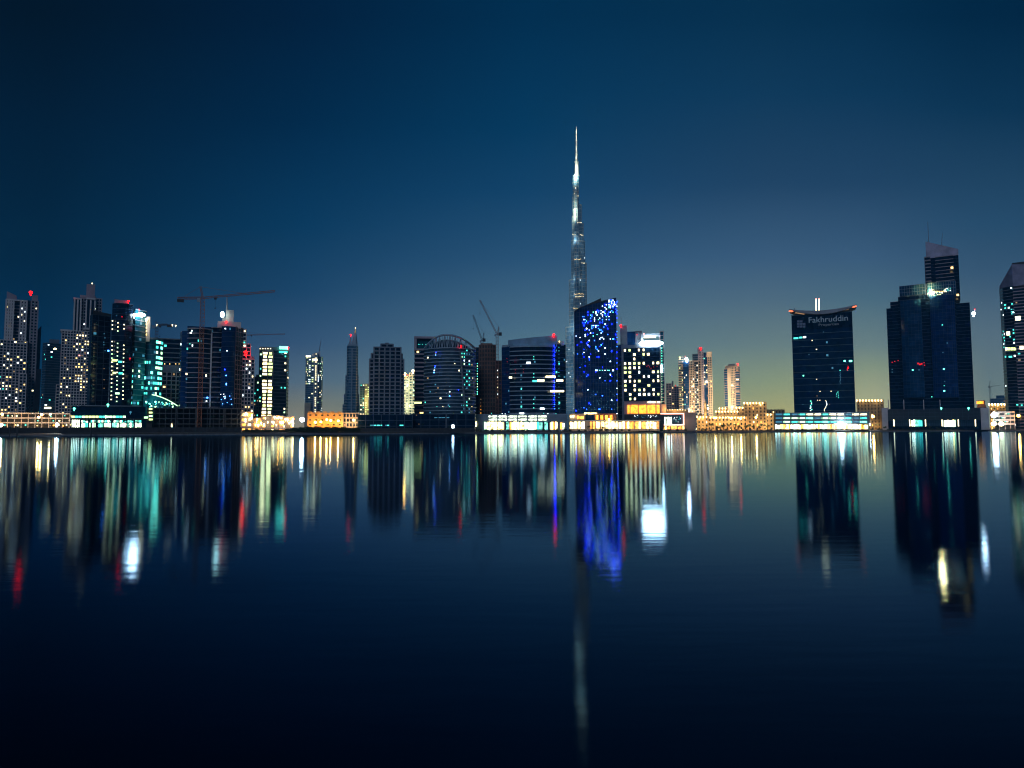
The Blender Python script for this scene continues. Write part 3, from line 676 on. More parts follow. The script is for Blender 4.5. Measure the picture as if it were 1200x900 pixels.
# 18 unfinished brown tower
t = T('unfinished_tower', 'unfinished brown concrete tower frame with luffing cranes above it', 'tower', 572, 85)
zt = t.z
t.facade(t.rect(556.8, 562.5, 6, 24), None, zt(559, 407.5, 6), 3.7, 4, gdark, darkc, (.8, .3), (.5, .3), None)
for y in range(426, 465, 3):
    t.dot(559.4, y, rng.choice(['teal', 'teal_hi', 'green']), 1.6, 5.5, w_=1.2)
t.facade(t.arc(561.8, 580.4, 3, 0, 26, 6), None, zt(570, 404.5), 3.7, 3.5, darkc, brown, (1.1, .7), (.8, .5), pick(.004, WARM), gname='core_wall')
prism(t.part('roof_block', brown), t.rect(563, 577, 5, 10), zt(570, 405), zt(570, 402.2, 5))
t.facade(t.rect(580.6, 588, 6, 20), None, zt(584, 423, 6), 3.7, 3, darkc, brown, (.9, .5), (.8, .7), None, gname='core_wall')
for y in range(434, 470, 4): t.dot(583.2, y, rng.choice(['cream', 'dim', 'white', 'dim']), 1.6, 5.0, w_=1.1)
for k, y in enumerate(range(468, 486, 4)): t.dot(563.5, y, 'amber' if k > 1 else 'dim', 1.4, -1.6, w_=1); 
light(t, 572, 497, -9, (1, .45, .2), .12, 18)
t.done()
def luffer(label, mx, ybase, ytop, xt, yt, off, m, cx, cy):
    t = T('luffing_crane', label, 'crane', mx, off); a = t.P(mx, ybase); b_ = t.P(mx, ytop); a.x = b_.x
    lattice(t.part('mast', m), Vector((a.x, 0, 0)), b_, 2.2, 3, .17)
    lattice(t.part('jib', m), b_, t.P(xt, yt), 1.1, 3, .13)
    k = t.P(cx, cy); lattice(t.part('counter_jib', m), b_, k, 1.3, 2, .15)
    top = t.P(mx+1.8, ytop-9); lattice(t.part('a_frame', m), b_+Vector((.5, 0, 0)), top, .9, 2, .14)
    q = t.part('pendant', m); bar(q, top, t.P(xt, yt), .08, 4); bar(q, top, k, .1, 4)
    box(t.part('counterweight', darkc), k.x-1.4, k.x+1.2, -1.1, 1.1, k.z-1.4, k.z+1.4)
    box(t.part('cab', steel), b_.x-2.4, b_.x-.9, -1.7, .2, b_.z-1.6, b_.z+.4)
    e = t.P(xt, yt); h = t.part('hook', darkc); bar(h, e, e-Vector((0, 0, 16*t.k)), .06, 4); ball(h, e-Vector((0, 0, 16*t.k)), .5)
    t.done()
rustl = mat('crane_red_paint', (.30, .13, .12), .6, scale=.5, var=.2)
luffer('red luffing crane with its jib raised high, right of the brown tower', 582.6, 485, 392, 562.5, 352, 78, rustl, 586.5, 391.5)
luffer('darker luffing crane rising from the roof of the brown tower', 565.2, 404, 399.5, 554.5, 369.5, 100, cranegrey, 567.5, 398.5)

# 19 wide banded block with lit mall podium
t = T('office_building', 'wide curved blue banded office block on a brightly lit glazed podium', 'building', 625, 50)
zt = t.z
t.facade(t.fp([(588, 8), (597.8, 2), (597.8, 34), (588, 34)]), None, zt(592, 406, 3), 3.9, 3, gnavy, bandd, (.35, .1), None, pick(.05, [('dimb', 3), ('red', .6)]))
t.facade(t.arc(597.8, 650.5, 5, 1, 34, 10), None, zt(625, 406.5), 3.9, 5, gdark, steel, (.8, .5), None, lambda i, k, j, nf, nb: (rng.choice(['dimb', 'teal', 'dimb']) if rng.random() < (.25 if i in (2, 5) else .03) else None), wf=.35)
t.facade(t.fp([(650.5, 2), (663, 9), (663, 34), (650.5, 34)]), None, zt(657, 403.5, 5), 3.9, 3.2, gdark, bandd, (.35, .1), None, pick(.10, [('teal', 2), ('dimb', 4)]))
prism(t.part('roof_fascia', mat('fascia_panel', (.18, .30, .42), .5)), t.arc(595.5, 653, 4, 3, 26, 8), zt(625, 405.8), [zt(596, 398.2, 0)+(zt(653, 392.8)-zt(596, 398.2))*min(1, i/8) for i in range(9)]+[zt(653, 392.8), zt(596, 398.2)])
prism(t.part('roof_slab', steel), t.fp([(588.5, 6), (597, 3), (597, 20), (588.5, 20)]), zt(592, 406), zt(592, 404, 4))
prism(t.part('roof_slab', steel), t.rect(653.2, 661, 6, 14), zt(657, 404), zt(657, 400, 6))
for x in range(602, 652, 8): t.dot(x, 403.4, 'dimb', 1.0, -1.3)
for i in range(30): t.dot(649.4+.6*rng.random(), 405+i*2.55, 'led_blue' if rng.random() < .85 else 'led_azure', 1.1, -1.2, 'led_light', w_=.8)
for i in range(18): t.dot(655, 407+i*4.2, rng.choice(['dimb', 'teal', 'dimb']), 1.0, 1.5)
for x0, x1, y, k in ((617, 621.8, 425.3, 'white'), (639.5, 651, 441.5, 'cream'), (652, 660, 446, 'cream'), (629.5, 638, 446, 'cream'), (624, 629, 446.6, 'teal'), (645, 661, 458.5, 'cream'), (633, 638, 479, 'white'), (596.5, 600, 442.5, 'cream'), (609, 614, 484.5, 'white')):
    t.panel(x0, x1, y-1.2, y+1.0, k, -4.6)
for y in (418, 421, 438, 442, 468, 473, 478): t.dot(625.5, y, 'teal', 1.6, -4.4)
for y in (421, 429, 445, 455, 463, 471, 478): t.dot(610.5, y, 'dimb', 1.3, -4.2)
for x, y in ((594, 420), (594.5, 424), (604, 433.5), (613.5, 433), (604, 437), (613.3, 436)): t.dot(x, y, 'red', 1.0, -3.6)
lampball(t, 649, 392.2, 'red_hi', 1.3, 1); lampball(t, 655.5, 400, 'warm', .8, 4, 'facade_light')
# podium
pod = t.rect(556.5, 664, -20, 70)
prism(t.part('podium', mat('podium_panel', (.16, .21, .27), .6)), pod, 0, zt(610, 486, -20))
prism(t.part('podium_coping', steel), offset(pod, .4), zt(610, 486.2, -20), zt(610, 485.3, -20))
for i in range(6):
    x = 572.8+i*11.6
    for y in (488.0, 491.6): t.panel(x, x+9.6, y-.7, y+.8, 'shopw', -20.3, 'strip_window')
xs = [567, 575, 583, 591, 597, 606, 614, 621, 629, 636, 644, 650, 653.5]
for i, (a, c) in enumerate(zip(xs, xs[1:])):
    k = 'shopt' if i in (3, 8, 9) else ('shop' if i % 3 else 'shopw')
    if i == 10: k = 'shop'
    t.panel(a+.3, c-.3, 494.4, 503.2, k, -20.3, 'shop_window')
    prism(t.part('podium_pier', slate), t.rect(c-.25, c+.25, -20.8, 1.5), 0, zt(c, 494, -20))
t.panel(656.5, 661.5, 495.3, 503, 'shop', -20.3, 'shop_window'); t.panel(557, 558.6, 494, 500, 'shop', -20.3, 'shop_window')
for _ in range(9): t.dot(562+rng.random()*100, 484.3+rng.random(), rng.choice(['teal', 'dimb', 'white']), 1.1, -18)
t.done()

# 20 supertall
t = T('skyscraper', 'supertall stepped silver skyscraper with a floodlit needle spire', 'skyscraper', 676, 1880)
zt = t.z; cx = t.u(675.8, 330)
bg_ = mat('supertall_glass', (.10, .24, .36), .25, .0, spec=.6, cells=(4, 12)); fin = mat('supertall_steel', (.50, .54, .52), .5, .0)
wing_w = 17
def wing(ang, steps):
    d = Vector((math.cos(ang), math.sin(ang))); nn = Vector((-d.y, d.x)); zlo = 0
    for r, ztop, wd in steps:
        h = wd/2; q = [(cx-d.x*2-nn.x*h, 25-d.y*2-nn.y*h)]
        pts = [Vector((cx, 25))-nn*h]; 
        for k in range(5):
            a = -math.pi/2+math.pi*k/4; pts.append(Vector((cx, 25))+d*(r-h+h*math.cos(a))+nn*(h*math.sin(a)))
        pts.append(Vector((cx, 25))+nn*h)
        poly = [tuple(p) for p in pts]
        t.facade(poly, zlo, ztop, 11, 4.2, bg_, fin, (1.3, .35), (.5, .6), lambda i, k, j, nf, nb: (rng.choice(['cream', 'dim', 'white']) if rng.random() < .035 else None), wf=.5, hf=.2)
        prism(t.part('terrace', fin), offset(poly, .8), ztop-1.5, ztop+1.8)
        zlo = ztop-1
def Zp(y): return zt(676, y, 25)
wing(math.pi-.52, [(46, Zp(430), 20), ((cx-t.u(663, 400))/.87, Zp(383), 18), ((cx-t.u(667, 340))/.87, Zp(328), 17), ((cx-t.u(669.8, 300))/.87, Zp(282), 14), ((cx-t.u(670.8, 260))/.87, Zp(254), 12), ((cx-t.u(671.3, 240))/.87, Zp(231), 8)])
wing(.52, [(46, Zp(400), 20), ((t.u(687.5, 340)-cx)/.87, Zp(308), 17), ((t.u(685.5, 300)-cx)/.87, Zp(282.5), 15), ((t.u(683.5, 260)-cx)/.87, Zp(262), 12), ((t.u(681.5, 260)-cx)/.87, Zp(240), 9)])
wing(-math.pi/2, [(44, Zp(420), 20), (38, Zp(352), 18), (32, Zp(303), 16), (26, Zp(275), 14), (20, Zp(247), 12), (14, Zp(226), 9)])
core = [(cx+9*math.cos(a*math.pi/4+.3), 25+9*math.sin(a*math.pi/4+.3)) for a in range(8)]
t.facade(core, 0, Zp(206), 11, 6, bg_, fin, (1.2, .4), None, pick(.08, [('cream', 1), ('dim', 1)]), hf=.2)
sp = t.part('spire', fin)
def cyl(px, y0, y1, r0, r1): bar(sp, (t.u(px, y0, 25), 25, Zp(y0)), (t.u(px, y1, 25), 25, Zp(y1)), r0, 10, r1)
cyl(675.8, 207, 190, 5.6, 4.8); cyl(675.6, 191, 178, 3.4, 2.6); cyl(675.5, 179, 165, 2.2, 1.9); cyl(675.3, 165.6, 148, 1.5, .9)
cl = t.part('collar', fin)
for y, r in ((190, 6), (181, 3.6), (165, 2.8), (206, 8.5)): bar(cl, (t.u(675.6, y, 25), 25, Zp(y)-1), (t.u(675.6, y, 25), 25, Zp(y)+1.5), r, 10)
# floodlights washing the spire and terraces
FC = (1.0, 1.0, .74)
for px, py, v, rad, d in ((673, 206, 4, 1.0, 18), (677, 204, 4, .7, 18), (675, 194, 10, .45, 13), (674, 183, 13, .6, 10), (676.6, 172, 14, .6, 9), (674.5, 160, 16, .7, 9), (676, 152, 16, .7, 9),
                          (672, 253, -2, .9, 14), (673, 246, -2, .7, 14), (673, 238, -2, .35, 13), (668, 327, -10, .20, 20), (685, 327, -10, .12, 20), (664, 383, -12, .3, 20), (665, 372, -12, .2, 16), (671, 280, -8, .25, 18), (683, 281, -8, .2, 16), (668.5, 385, -10, .2, 22), (666, 410, -14, .16, 26), (666, 440, -14, .16, 26), (666, 470, -14, .2, 26), (668, 345, -10, .1, 22), (676, 300, -22, .05, 22)):
    light(t, px, py, v, FC if py < 260 else (.62, .88, 1), rad*(2.4 if py < 260 else 1.5), d, 1.0, 'floodlight')
for y, x0, x1, k in ((303.4, 673, 682, 'warm'), (274.5, 671, 675, 'cream'), (275, 680, 684, 'cream'), (344, 673, 685, 'warm'), (347, 674.5, 684, 'cream'), (361, 672, 683.5, 'warm'), (283, 674, 681, 'dim'), (260.5, 677, 683, 'cream'), (229.5, 676.3, 678, 'cream'), (308, 682, 686, 'cream'), (326, 677, 683, 'dim')):
    x = x0
    while x < x1: t.dot(x, y+rng.random()*.8, k, .9, -21, 'window'); x += 1.5
for y in (290, 295, 316, 320, 323): t.dot(674.5, y, 'dim', .9, -18); t.dot(681, y+1, 'dim', .9, -18)
for y in range(355, 384, 5): t.dot(666.8+.2*rng.random(), y, 'dim', .8, 4)
for y in range(386, 482, 7): t.dot(664.2, y+rng.random()*3, 'dim', .8, 4); t.dot(672.4, y+rng.random()*3, 'dim', .7, -19)
for y in range(390, 482, 9): t.dot(668+rng.random()*4, y, 'dim', 1.0, -20)
t.done()

# 21 blue starry tower
t = T('office_tower', 'dark blue tower sprinkled with blue and white lights under a sweeping slanted top', 'tower', 698, 40)
zt = t.z
K = 16; pts = []; ztop = []
for i in range(K+1):
    q = i/K; px = 673.5+q*49.5; yy = 366-16.3*q**.62; v = -5*math.sin(q*math.pi*.8)
    P = t.P(px, 430, v); pts.append((P.x, v)); ztop.append(zt(px, yy, v))
pts += [(pts[-1][0], 26), (pts[0][0], 30)]; ztop += [ztop[-1], ztop[0]]
prism(t.part('glass_wall', gnavy), pts, 0, ztop)
bm = t.part('mullion', bandd)
for i in range(0, K+1):
    a, v = pts[i]; box(bm, a-.12, a+.12, v-.2, v+.3, 0, ztop[i]-.2)
for k in range(1, 34):
    z_ = 3.9*k
    ps = [(p, ztop[i]) for i, p in enumerate(pts[:K+1])]
    use = [p for p, h in ps if h > z_+1]
    if len(use) > 1:
        for a, c in zip(use, use[1:]): bar(bm, (a[0], a[1]-.05, z_), (c[0], c[1]-.05, z_), .1, 4)
rf = t.part('roof_edge', darkc)
for i in range(K): bar(rf, (pts[i][0], pts[i][1], ztop[i]+.3), (pts[i+1][0], pts[i+1][1], ztop[i+1]+.3), .45, 5)
prism(t.part('roof_fin', darkc), t.fp([(681, 6), (704.5, 6), (704.5, 8), (681, 8)], 360), [zt(681, 366, 6), zt(704, 360, 6), zt(704, 360, 6), zt(681, 366, 6)], [zt(681, 360, 6), zt(704, 349.3, 6), zt(704, 349.3, 6), zt(681, 360, 6)])
def bdot(px, py, key, s_=1.15):
    key = {'blue': 'led_blue', 'azure': 'led_azure', 'white': 'led_white'}.get(key, key)
    px = 673.5+round((px-673.5)/1.547)*1.547; py = round(py/1.75)*1.75
    q = (px-673.5)/49.5; v = -5*math.sin(q*math.pi*.8)-.35; t.dot(px, py, key, s_, v, 'led_light')
cnt = 0
while cnt < 128:
    q = rng.random()**.62; px = 675+q*47; f = rng.random()**1.9; py = 352+f*52+(1-q)*14
    if py > 353+16*(1-q)**1.2+ (0 if q > .5 else 3):
        bdot(px, py, rng.choices(['azure', 'blue', 'white', 'teal_hi', 'white_hi'], [4, 4, 4, 1, .25])[0], .9+rng.random()*.55); cnt += 1
for _ in range(40):
    bdot(713+rng.random()*9.5, 351.5+rng.random()*8, rng.choice(['azure', 'white', 'blue', 'white', 'white_hi']), 1.2)
for i in range(26): bdot(722.4, 354+i*4.4*(1+i*.02), rng.choice(['azure', 'white', 'blue', 'dimb']), 1.0)
for x, y, k in ((685, 374, 'white'), (685, 381, 'blue'), (686.5, 386, 'blue'), (685.5, 393, 'white'), (692, 389.5, 'white'), (690.8, 398.5, 'white'), (690.8, 406, 'blue'), (703, 398, 'white'), (691, 417.5, 'white'), (702, 411, 'white'), (702, 418.5, 'blue'), (708.6, 415, 'white'), (717, 411, 'blue'), (688.5, 439.5, 'blue'), (689.5, 456, 'white'), (689.8, 472.5, 'blue'), (699.5, 434, 'white'), (703.5, 443.5, 'white'), (706, 463, 'azure'), (715, 446.5, 'blue'), (717, 469, 'white'), (703.5, 480, 'azure'), (715.5, 424, 'white'), (715, 438.5, 'white'), (674.5, 481, 'blue'), (709.5, 407, 'white')):
    bdot(x, y, k, 1.5)
for x in (703, 706, 709, 711.5, 713.5): bdot(x, 433.2, 'teal_hi' if x != 709 else 'white', 1.2)
bdot(719, 433.6, 'white', 2.2); bdot(698.5, 434.2, 'white', 1.6)
for _ in range(60): bdot(676+rng.random()*45, 405+rng.random()*70, rng.choice(['dimb', 'dimb', 'dimb', 'dimb', 'azure', 'blue']), .8)  # faint blue specks added as noise to give the lower face a glow
for _ in range(26): bdot(690+rng.random()*30, 455+rng.random()*25, 'dimb', .9)
for x in range(678, 722, 3): bdot(x, 476+rng.random()*5, rng.choice(['dimb', 'azure', 'dimb']), 1.0)
t.done()

# 22 building with square warm windows and white roof sign
t = T('hotel_building', 'dark block of square cream windows with a dazzling white roof sign and amber lobby', 'building', 752, 42)
zt = t.z
t.facade(t.rect(723.5, 730, 6, 30), None, zt(727, 404, 6), 3.9, 3, gdark, bandd, (.4, .15), None, None)
sq = t.rect(730, 774, 0, 34)
def sqlit(i, k, j, nf, nb):
    if i != 0: return 'dimb' if rng.random() < .1 else None
    f = k/nf
    p = .62 if j in (1, 2, 3) and f < .7 else (.50 if j > 4 else .34)
    if f > .9: p = .3
    return rng.choice(['cream', 'cream', 'lime', 'cream', 'white']) if rng.random() < p else None
t.facade(sq, zt(752, 470), zt(752, 407.5), 4.05, 4.15, gdark, bandd, (.3, .08), None, sqlit, wf=.5, hf=.52)
prism(t.part('wall', mauve), t.rect(728.8, 777, .5, 34), 0, zt(752, 470, .5))
prism(t.part('wall', slate), t.rect(728.5, 731, -.6, 30), 0, zt(730, 406)); prism(t.part('wall', slate), offset(t.rect(729, 777, .3, 34), .5), zt(752, 407.5), zt(752, 404, 0))
t.facade(t.rect(774.2, 778.5, -.8, 34), None, zt(776, 388.5, 0), 3.9, 2.4, gteal, pale, (.6, .3), (.5, .4), None)
for i in range(22): t.dot(775.6, 408+i*3, 'teal_hi' if i < 10 else 'green', 1.5, -1.4, 'strip_light', w_=.6)
t.panel(774.4, 776.4, 428, 436, 'white_hi', -1.7, 'facade_light')
bm = t.part('roof_frame', steel); box(bm, t.u(752), t.u(777.6), 2, 14, zt(765, 392.5), zt(765, 390.5)); box(bm, t.u(752), t.u(754.5), 2.2, 14, zt(753, 404), zt(753, 392.4)); box(bm, t.u(754.6), t.u(774), 8, 13.8, zt(765, 404), zt(765, 397.5))
t.panel(754.5, 768.5, 394.3, 396.0, 'cream', 7.6, 'strip_light')
prism(t.part('roof_block', slate), t.rect(727.5, 735.5, 6, 14), 0, zt(731, 381.5, 6)); prism(t.part('roof_block', gnavy), t.rect(735.6, 752, 8, 14), zt(740, 404), zt(742, 388.5, 8)); prism(t.part('roof_block', slate), t.rect(745, 753, 7, 14), zt(740, 404), zt(748, 387.7, 7))
sg = bmesh.new(); P0 = t.P(762.8, 402.3, -1.5); 
bmesh.ops.create_uvsphere(sg, u_segments=24, v_segments=12, radius=1, matrix=Matrix.Diagonal((13.2*t.k, .5, 2.9*t.k, 1))); o = link('roof_sign', sg, emit('sign_glow', (.80, .93, 1), 55), t.root); o.location = P0
light(t, 763, 402, -5, (.75, .92, 1), .35, 9)
for x, y in ((759.5, 428), (761, 430), (763, 431.5), (766, 430), (770, 429.5), (758, 429.5)): t.dot(x, y, 'red', 1.0, -.5)
lampball(t, 727.5, 381.4, 'red_hi', 1.0, 5); lampball(t, 776.5, 391, 'red_hi', 1.3, 1); lampball(t, 754.5, 391, 'pink', .8, 1); lampball(t, 746.5, 392, 'red', .8, 6)
bar(t.part('antenna', steel), t.P(728, 381, 7), t.P(727.8, 371.5, 7), .25, 5)
for a, c in ((735.3, 738), (739, 747.5), (748.6, 757.5), (758.6, 768), (769.4, 773)): t.panel(a, c, 474.5, 484.5, 'amber', -.4, 'lobby_window')
prism(t.part('wall', beige), t.rect(774.5, 780, -2, 20), 0, zt(777, 473.5, -2)); light(t, 781, 480, -6, (1, .45, .12), .5, 8)
for x0, x1 in ((759, 763.5), (764, 768), (770, 773.5)): t.panel(x0, x1, 470.3, 472.2, 'cream', -.3)
# roof terrace garden above the arcade
prism(t.part('terrace', darkc), t.rect(731, 777, -13, 12), 0, zt(755, 485.5, -13))
for _ in range(30): t.dot(743+rng.random()*28, 486.5+rng.random()*3, rng.choice(['dimb', 'dimb', 'white']), .8, -13.3)
t.done()

# 23 lit arcade along the promenade
t = T('shopping_arcade', 'low arcade of warm lit shop windows under the starry blue tower', 'building', 720, 16)
zt = t.z
body = t.rect(666, 772, 0, 16)
prism(t.part('wall', beige), body, 0, zt(720, 493.2)); prism(t.part('roof_edge', steel), offset(t.rect(666, 772, 0, 16), .6), zt(720, 493.4), zt(720, 492.3))
prism(t.part('upper_wall', beige), t.rect(667, 685, 2, 12), zt(676, 493), zt(676, 484.8, 2)); prism(t.part('upper_wall', brown), t.rect(696, 722, 3, 12), zt(700, 493), zt(700, 484.6, 3))
t.panel(668, 674, 486.5, 489, 'shop', 1.6, 'shop_window'); t.panel(676, 684, 487, 491, 'amber', 1.6, 'shop_window'); t.panel(684.7, 699.8, 483.6, 485.3, 'shop', 1.2, 'canopy_light')
for x in (698, 703.5, 709, 714.5): t.panel(x, x+3.2, 486.5, 491.8, 'amber', 2.6, 'shop_window')
x = 667
i = 0
while x < 771:
    wd = rng.choice([3.6, 4.6, 5.4]); 
    if i != 4: t.panel(x+.35, min(x+wd-.35, 771.6), 494.2, 502.3, rng.choices(['shop', 'shopw', 'ochre'], [5, 2, 2])[0] if x < 728 else rng.choice(['ochre', 'shop', 'ochre']), -.3, 'shop_window')
    prism(t.part('pier', rng.choice([beige, slate])), t.rect(x-.3, x+.3, -.9, 2), 0, zt(x, 493.3)); x += wd; i += 1
for px in (676, 700, 716, 735, 752, 768): light(t, px, 496.5, -7, (1, .75, .4), .25, 7)
lampball(t, 713.6, 491.5, 'bulb_o', 1.0, -2, 'wall_lamp'); lampball(t, 672, 487.5, 'warm_hi', 1.0, -1, 'wall_lamp')
t.done()
# 24 pavilion with illuminated screen
t = T('pavilion', 'square pavilion outlined by a glowing pink light frame round a picture panel', 'pavilion', 787, 16)
zt = t.z
prism(t.part('wall', slate), t.rect(773, 801, 0, 14), 0, zt(787, 484.4))
fr = t.part('light_frame', emit('lit_frame', (1, .45, .32), 4.5)); a, b_ = t.u(773.2), t.u(800.8); z0, z1 = zt(787, 498.5), zt(787, 484.2)
g = .45
box(fr, a, b_, -.9, -.2, z1-2*g, z1); box(fr, a, b_, -.9, -.2, z0, z0+2*g); box(fr, a, a+2*g, -.85, -.25, z0+2*g, z1-2*g); box(fr, b_-2*g, b_, -.85, -.25, z0+2*g, z1-2*g)
t.panel(775.5, 798.6, 486, 497.3, 'slate', -.15, 'screen')
for x0, x1 in ((776.5, 777.6), (778.6, 780.2), (781.4, 784.6), (786, 787.2)): t.panel(x0, x1, 488.8, 497, 'shopw', -.35, 'screen_bar')
for _ in range(20): t.dot(788.5+rng.random()*9, 488.5+rng.random()*6, rng.choice(['dimb', 'white', 'dimb', 'teal']), .8, -.35, 'screen_dot')
x = 773.6
while x < 799: t.panel(x, x+3.2, 499.4, 503, rng.choice(['ochre', 'shop']), -.3, 'shop_window'); x += 4.2
light(t, 787, 482, -4, (1, .5, .35), .3, 6); light(t, 790, 500, -5, (1, .7, .4), .3, 5)
t.done()
t = T('building', 'plain windowless beige block beside the pink framed pavilion', 'building', 808, 20)
prism(t.part('wall', beige), t.rect(801.5, 814.5, 0, 16), 0, t.z(808, 484)); prism(t.part('roof_edge', mauve), offset(t.rect(801.5, 814.5, 0, 16), .25), t.z(808, 484.3), t.z(808, 483.4))
light(t, 802, 494, -6, (1, .55, .4), .18, 7)
t.done()
t = T('service_building', 'low amber lit roof terrace behind the pink framed pavilion', 'building', 792, 70)
prism(t.part('wall', sand), t.rect(778, 806, 0, 14), 0, t.z(790, 480)); 
for x in range(779, 806, 3): t.dot(x, 479.8+rng.random(), rng.choice(['warm_hi', 'warm', 'cream']), 1.0, -.4, 'roof_lamp')
light(t, 790, 478, -5, (1, .6, .25), .4, 9)
t.done()

# 25 small dark tower
t = T('residential_tower', 'small dark mauve tower cluster right of the square windowed block', 'tower', 788, 500)
t.facade(t.rect(780.5, 786.5, 0, 30), None, t.z(783, 449.5), 3.8, 4, gslate, mauve, (1.2, .4), (1, .5), pick(.05, WARM))
t.facade(t.rect(786.6, 795.2, 4, 30), None, t.z(790, 453), 3.8, 4, gslate, mauve, (1.2, .4), (1, .5), pick(.06, WARM))
prism(t.part('roof_block', slate), t.rect(787, 789, 8, 10), t.z(788, 453, 8), t.z(788, 446.5, 8)); lampball(t, 791.5, 451.8, 'red', .7, 2)
t.done()

# 26 twin tall residential towers
t = T('residential_tower', 'lit residential tower of the pair, with a white glowing roof lamp', 'tower', 809, 380)
zt = t.z
t.facade(t.rect(795.3, 801, 4, 26), None, zt(798, 418.5, 4), 3.6, 3.2, gslate, beige, (1.2, .4), None, pick(.35, [('lime', 2), ('dim', 3), ('cream', 1)]))
t.facade(t.rect(801, 807.8, 0, 30), None, zt(804, 424), 3.6, 3.2, gnavy, bandd, (.5, .2), None, pick(.14, MIX))
t.facade(t.rect(807.8, 813.4, -2, 30), None, zt(810, 423), 3.6, 2.6, gdark, beige, (1.1, .4), (.9, .5), pick(.14, WARM))
t.facade(t.rect(813.4, 818.6, 0, 30), None, zt(815, 424), 3.6, 3, gdark, whitec, (.5, .3), None, pick(.5, [('cream', 2), ('dim', 2)]))
t.facade(t.rect(818.6, 821.4, -1, 30), None, zt(820, 423), 3.6, 3, gdark, beige, (1.2, .4), (1, .5), pick(.05, WARM))
prism(t.part('cornice', beige), offset(t.rect(808, 821, 0, 26), .8), zt(810, 424.4), zt(810, 422.6))
lampball(t, 804.5, 421, 'bulb_w', 1.5, -2, 'roof_lamp'); lampball(t, 803, 417.6, 'red', .7, 2); lampball(t, 796.8, 419, 'lime', 1.1, -1, 'roof_lamp')
light(t, 805, 420, -7, (.85, 1, .8), .4, 8); light(t, 808, 480, -22, (1, .72, .38), .8, 30); light(t, 812, 450, -24, (1, .8, .5), .35, 30)
t.done()
t = T('residential_tower', 'taller tower of the lit pair, with beige ribs and a pointed dark roof', 'tower', 826, 420)
zt = t.z
t.facade(t.rect(812, 820, 8, 30), None, zt(816, 415, 8), 3.6, 3, gslate, slate, (1, .4), None, pick(.03, WARM))
t.facade(t.rect(819, 824.4, 0, 30), None, zt(821, 412), 3.6, 2.4, gslate, mauve, (1.2, .4), (1.2, .6), None)
t.facade(t.rect(824.4, 829.8, 2, 30), None, zt(827, 413), 3.6, 3, gnavy, bandd, (.5, .2), None, pick(.18, MIX))
t.facade(t.rect(829.8, 834.4, 0, 30), None, zt(831, 412.6), 3.6, 2.4, gslate, beige, (1.3, .4), (1.0, .5), pick(.06, WARM))
prism(t.part('roof_block', slate), t.rect(818, 824, 6, 12), zt(820, 413), zt(820, 407.4, 6)); prism(t.part('cornice', beige), offset(t.rect(829, 834.4, 0, 20), .5), zt(831, 418), zt(831, 412.2))
lampball(t, 821, 408, 'red_hi', .9, 5); light(t, 831, 414, -6, (1, .85, .5), .3, 8); light(t, 826, 480, -22, (1, .72, .38), .8, 30); light(t, 828, 445, -24, (1, .8, .5), .35, 30)
t.done()
# 27 slim beige tower
t = T('residential_tower', 'slim beige and blue tower standing alone right of the lit pair', 'tower', 858, 400)
zt = t.z
t.facade(t.rect(848.6, 852.4, 0, 26), None, zt(850, 432.5), 3.6, 3, gnavy, beige, (.5, .2), None, pick(.03, WARM))
t.facade(t.rect(852.4, 856, -1, 26), None, zt(854, 431), 3.6, 9, beige, beige, None, None, None, gname='pier')
t.facade(t.rect(856, 861.2, 0, 26), None, zt(858, 430), 3.6, 2.2, gslate, beige, (1.2, .3), (.9, .5), pick(.05, WARM))
t.facade(t.rect(861.2, 867, 1, 26), None, zt(864, 429.6), 3.6, 7, gnavy, beige, (.8, .4), None, lambda i, k, j, nf, nb: (rng.choice(['cream', 'dim', 'white', 'dim']) if rng.random() < .33 else None), wf=.7)
prism(t.part('roof_block', beige), t.rect(850, 866.4, 3, 16), zt(858, 433), zt(858, 428.4, 3)); prism(t.part('roof_block', slate), t.rect(853.5, 861.5, 5, 10), zt(858, 430), zt(858, 426.4, 5))
lampball(t, 864.6, 426.6, 'red_hi', .75, 4); light(t, 858, 476, -24, (1, .72, .38), .9, 30); light(t, 858, 450, -24, (1, .8, .5), .45, 30); light(t, 864, 428, -5, (1, .6, .3), .2, 6)
t.done()

# 28 warm sandstone buildings
def stone(label, x0, x1, y, off, fh=3.6, bay=3.4, lt=.12, depth=20, name='stone_building', battl=True, lamps=True, lrad=.45, cat='building'):
    t = T(name, label, cat, (x0+x1)/2, off); zt = t.z
    t.facade(t.rect(x0, x1, 0, depth), None, zt((x0+x1)/2, y), fh, bay, sand, sand, (.5, .18), (.6, .25), pick(lt, [('warm', 2), ('ochre', 2), ('cream', 1)]), dark='dark', wf=.34, hf=.5, gname='wall', fname='string_course', pname='pilaster')
    xm = (x0+x1)/2
    prism(t.part('parapet', sand), offset(t.rect(x0, x1, 0, depth), .35), zt(xm, y)-.1, zt(xm, y)+.9)
    if battl:
        bm = t.part('battlement', sand); a, b_ = t.u(x0), t.u(x1); x = a
        while x < b_-.6: box(bm, x, x+.7, -.3, .3, zt(xm, y)+.95, zt(xm, y)+1.7); x += 1.5
    if lamps:
        x = x0+1
        while x < x1: lampball(t, x, y-.4, 'warm_hi', .55, -1.0, 'cornice_lamp'); x += 3.6
        wpx = x1-x0; nl = max(1, int(wpx/11))
        for i in range(nl):
            px = x0+wpx*(i+.5)/nl; light(t, px, y+.7, -4.5, (1, .72, .34), lrad*1.2, 5); light(t, px, 499, -6.5, (1, .68, .26), lrad*1.4, 7)
    return t
stone('tallest floodlit sandstone block of the row, with battlements and dark arches', 871, 897, 472.6, 62).done()
stone('low sandstone wing joining the tall sandstone block on its right', 895, 905, 486, 56).done()
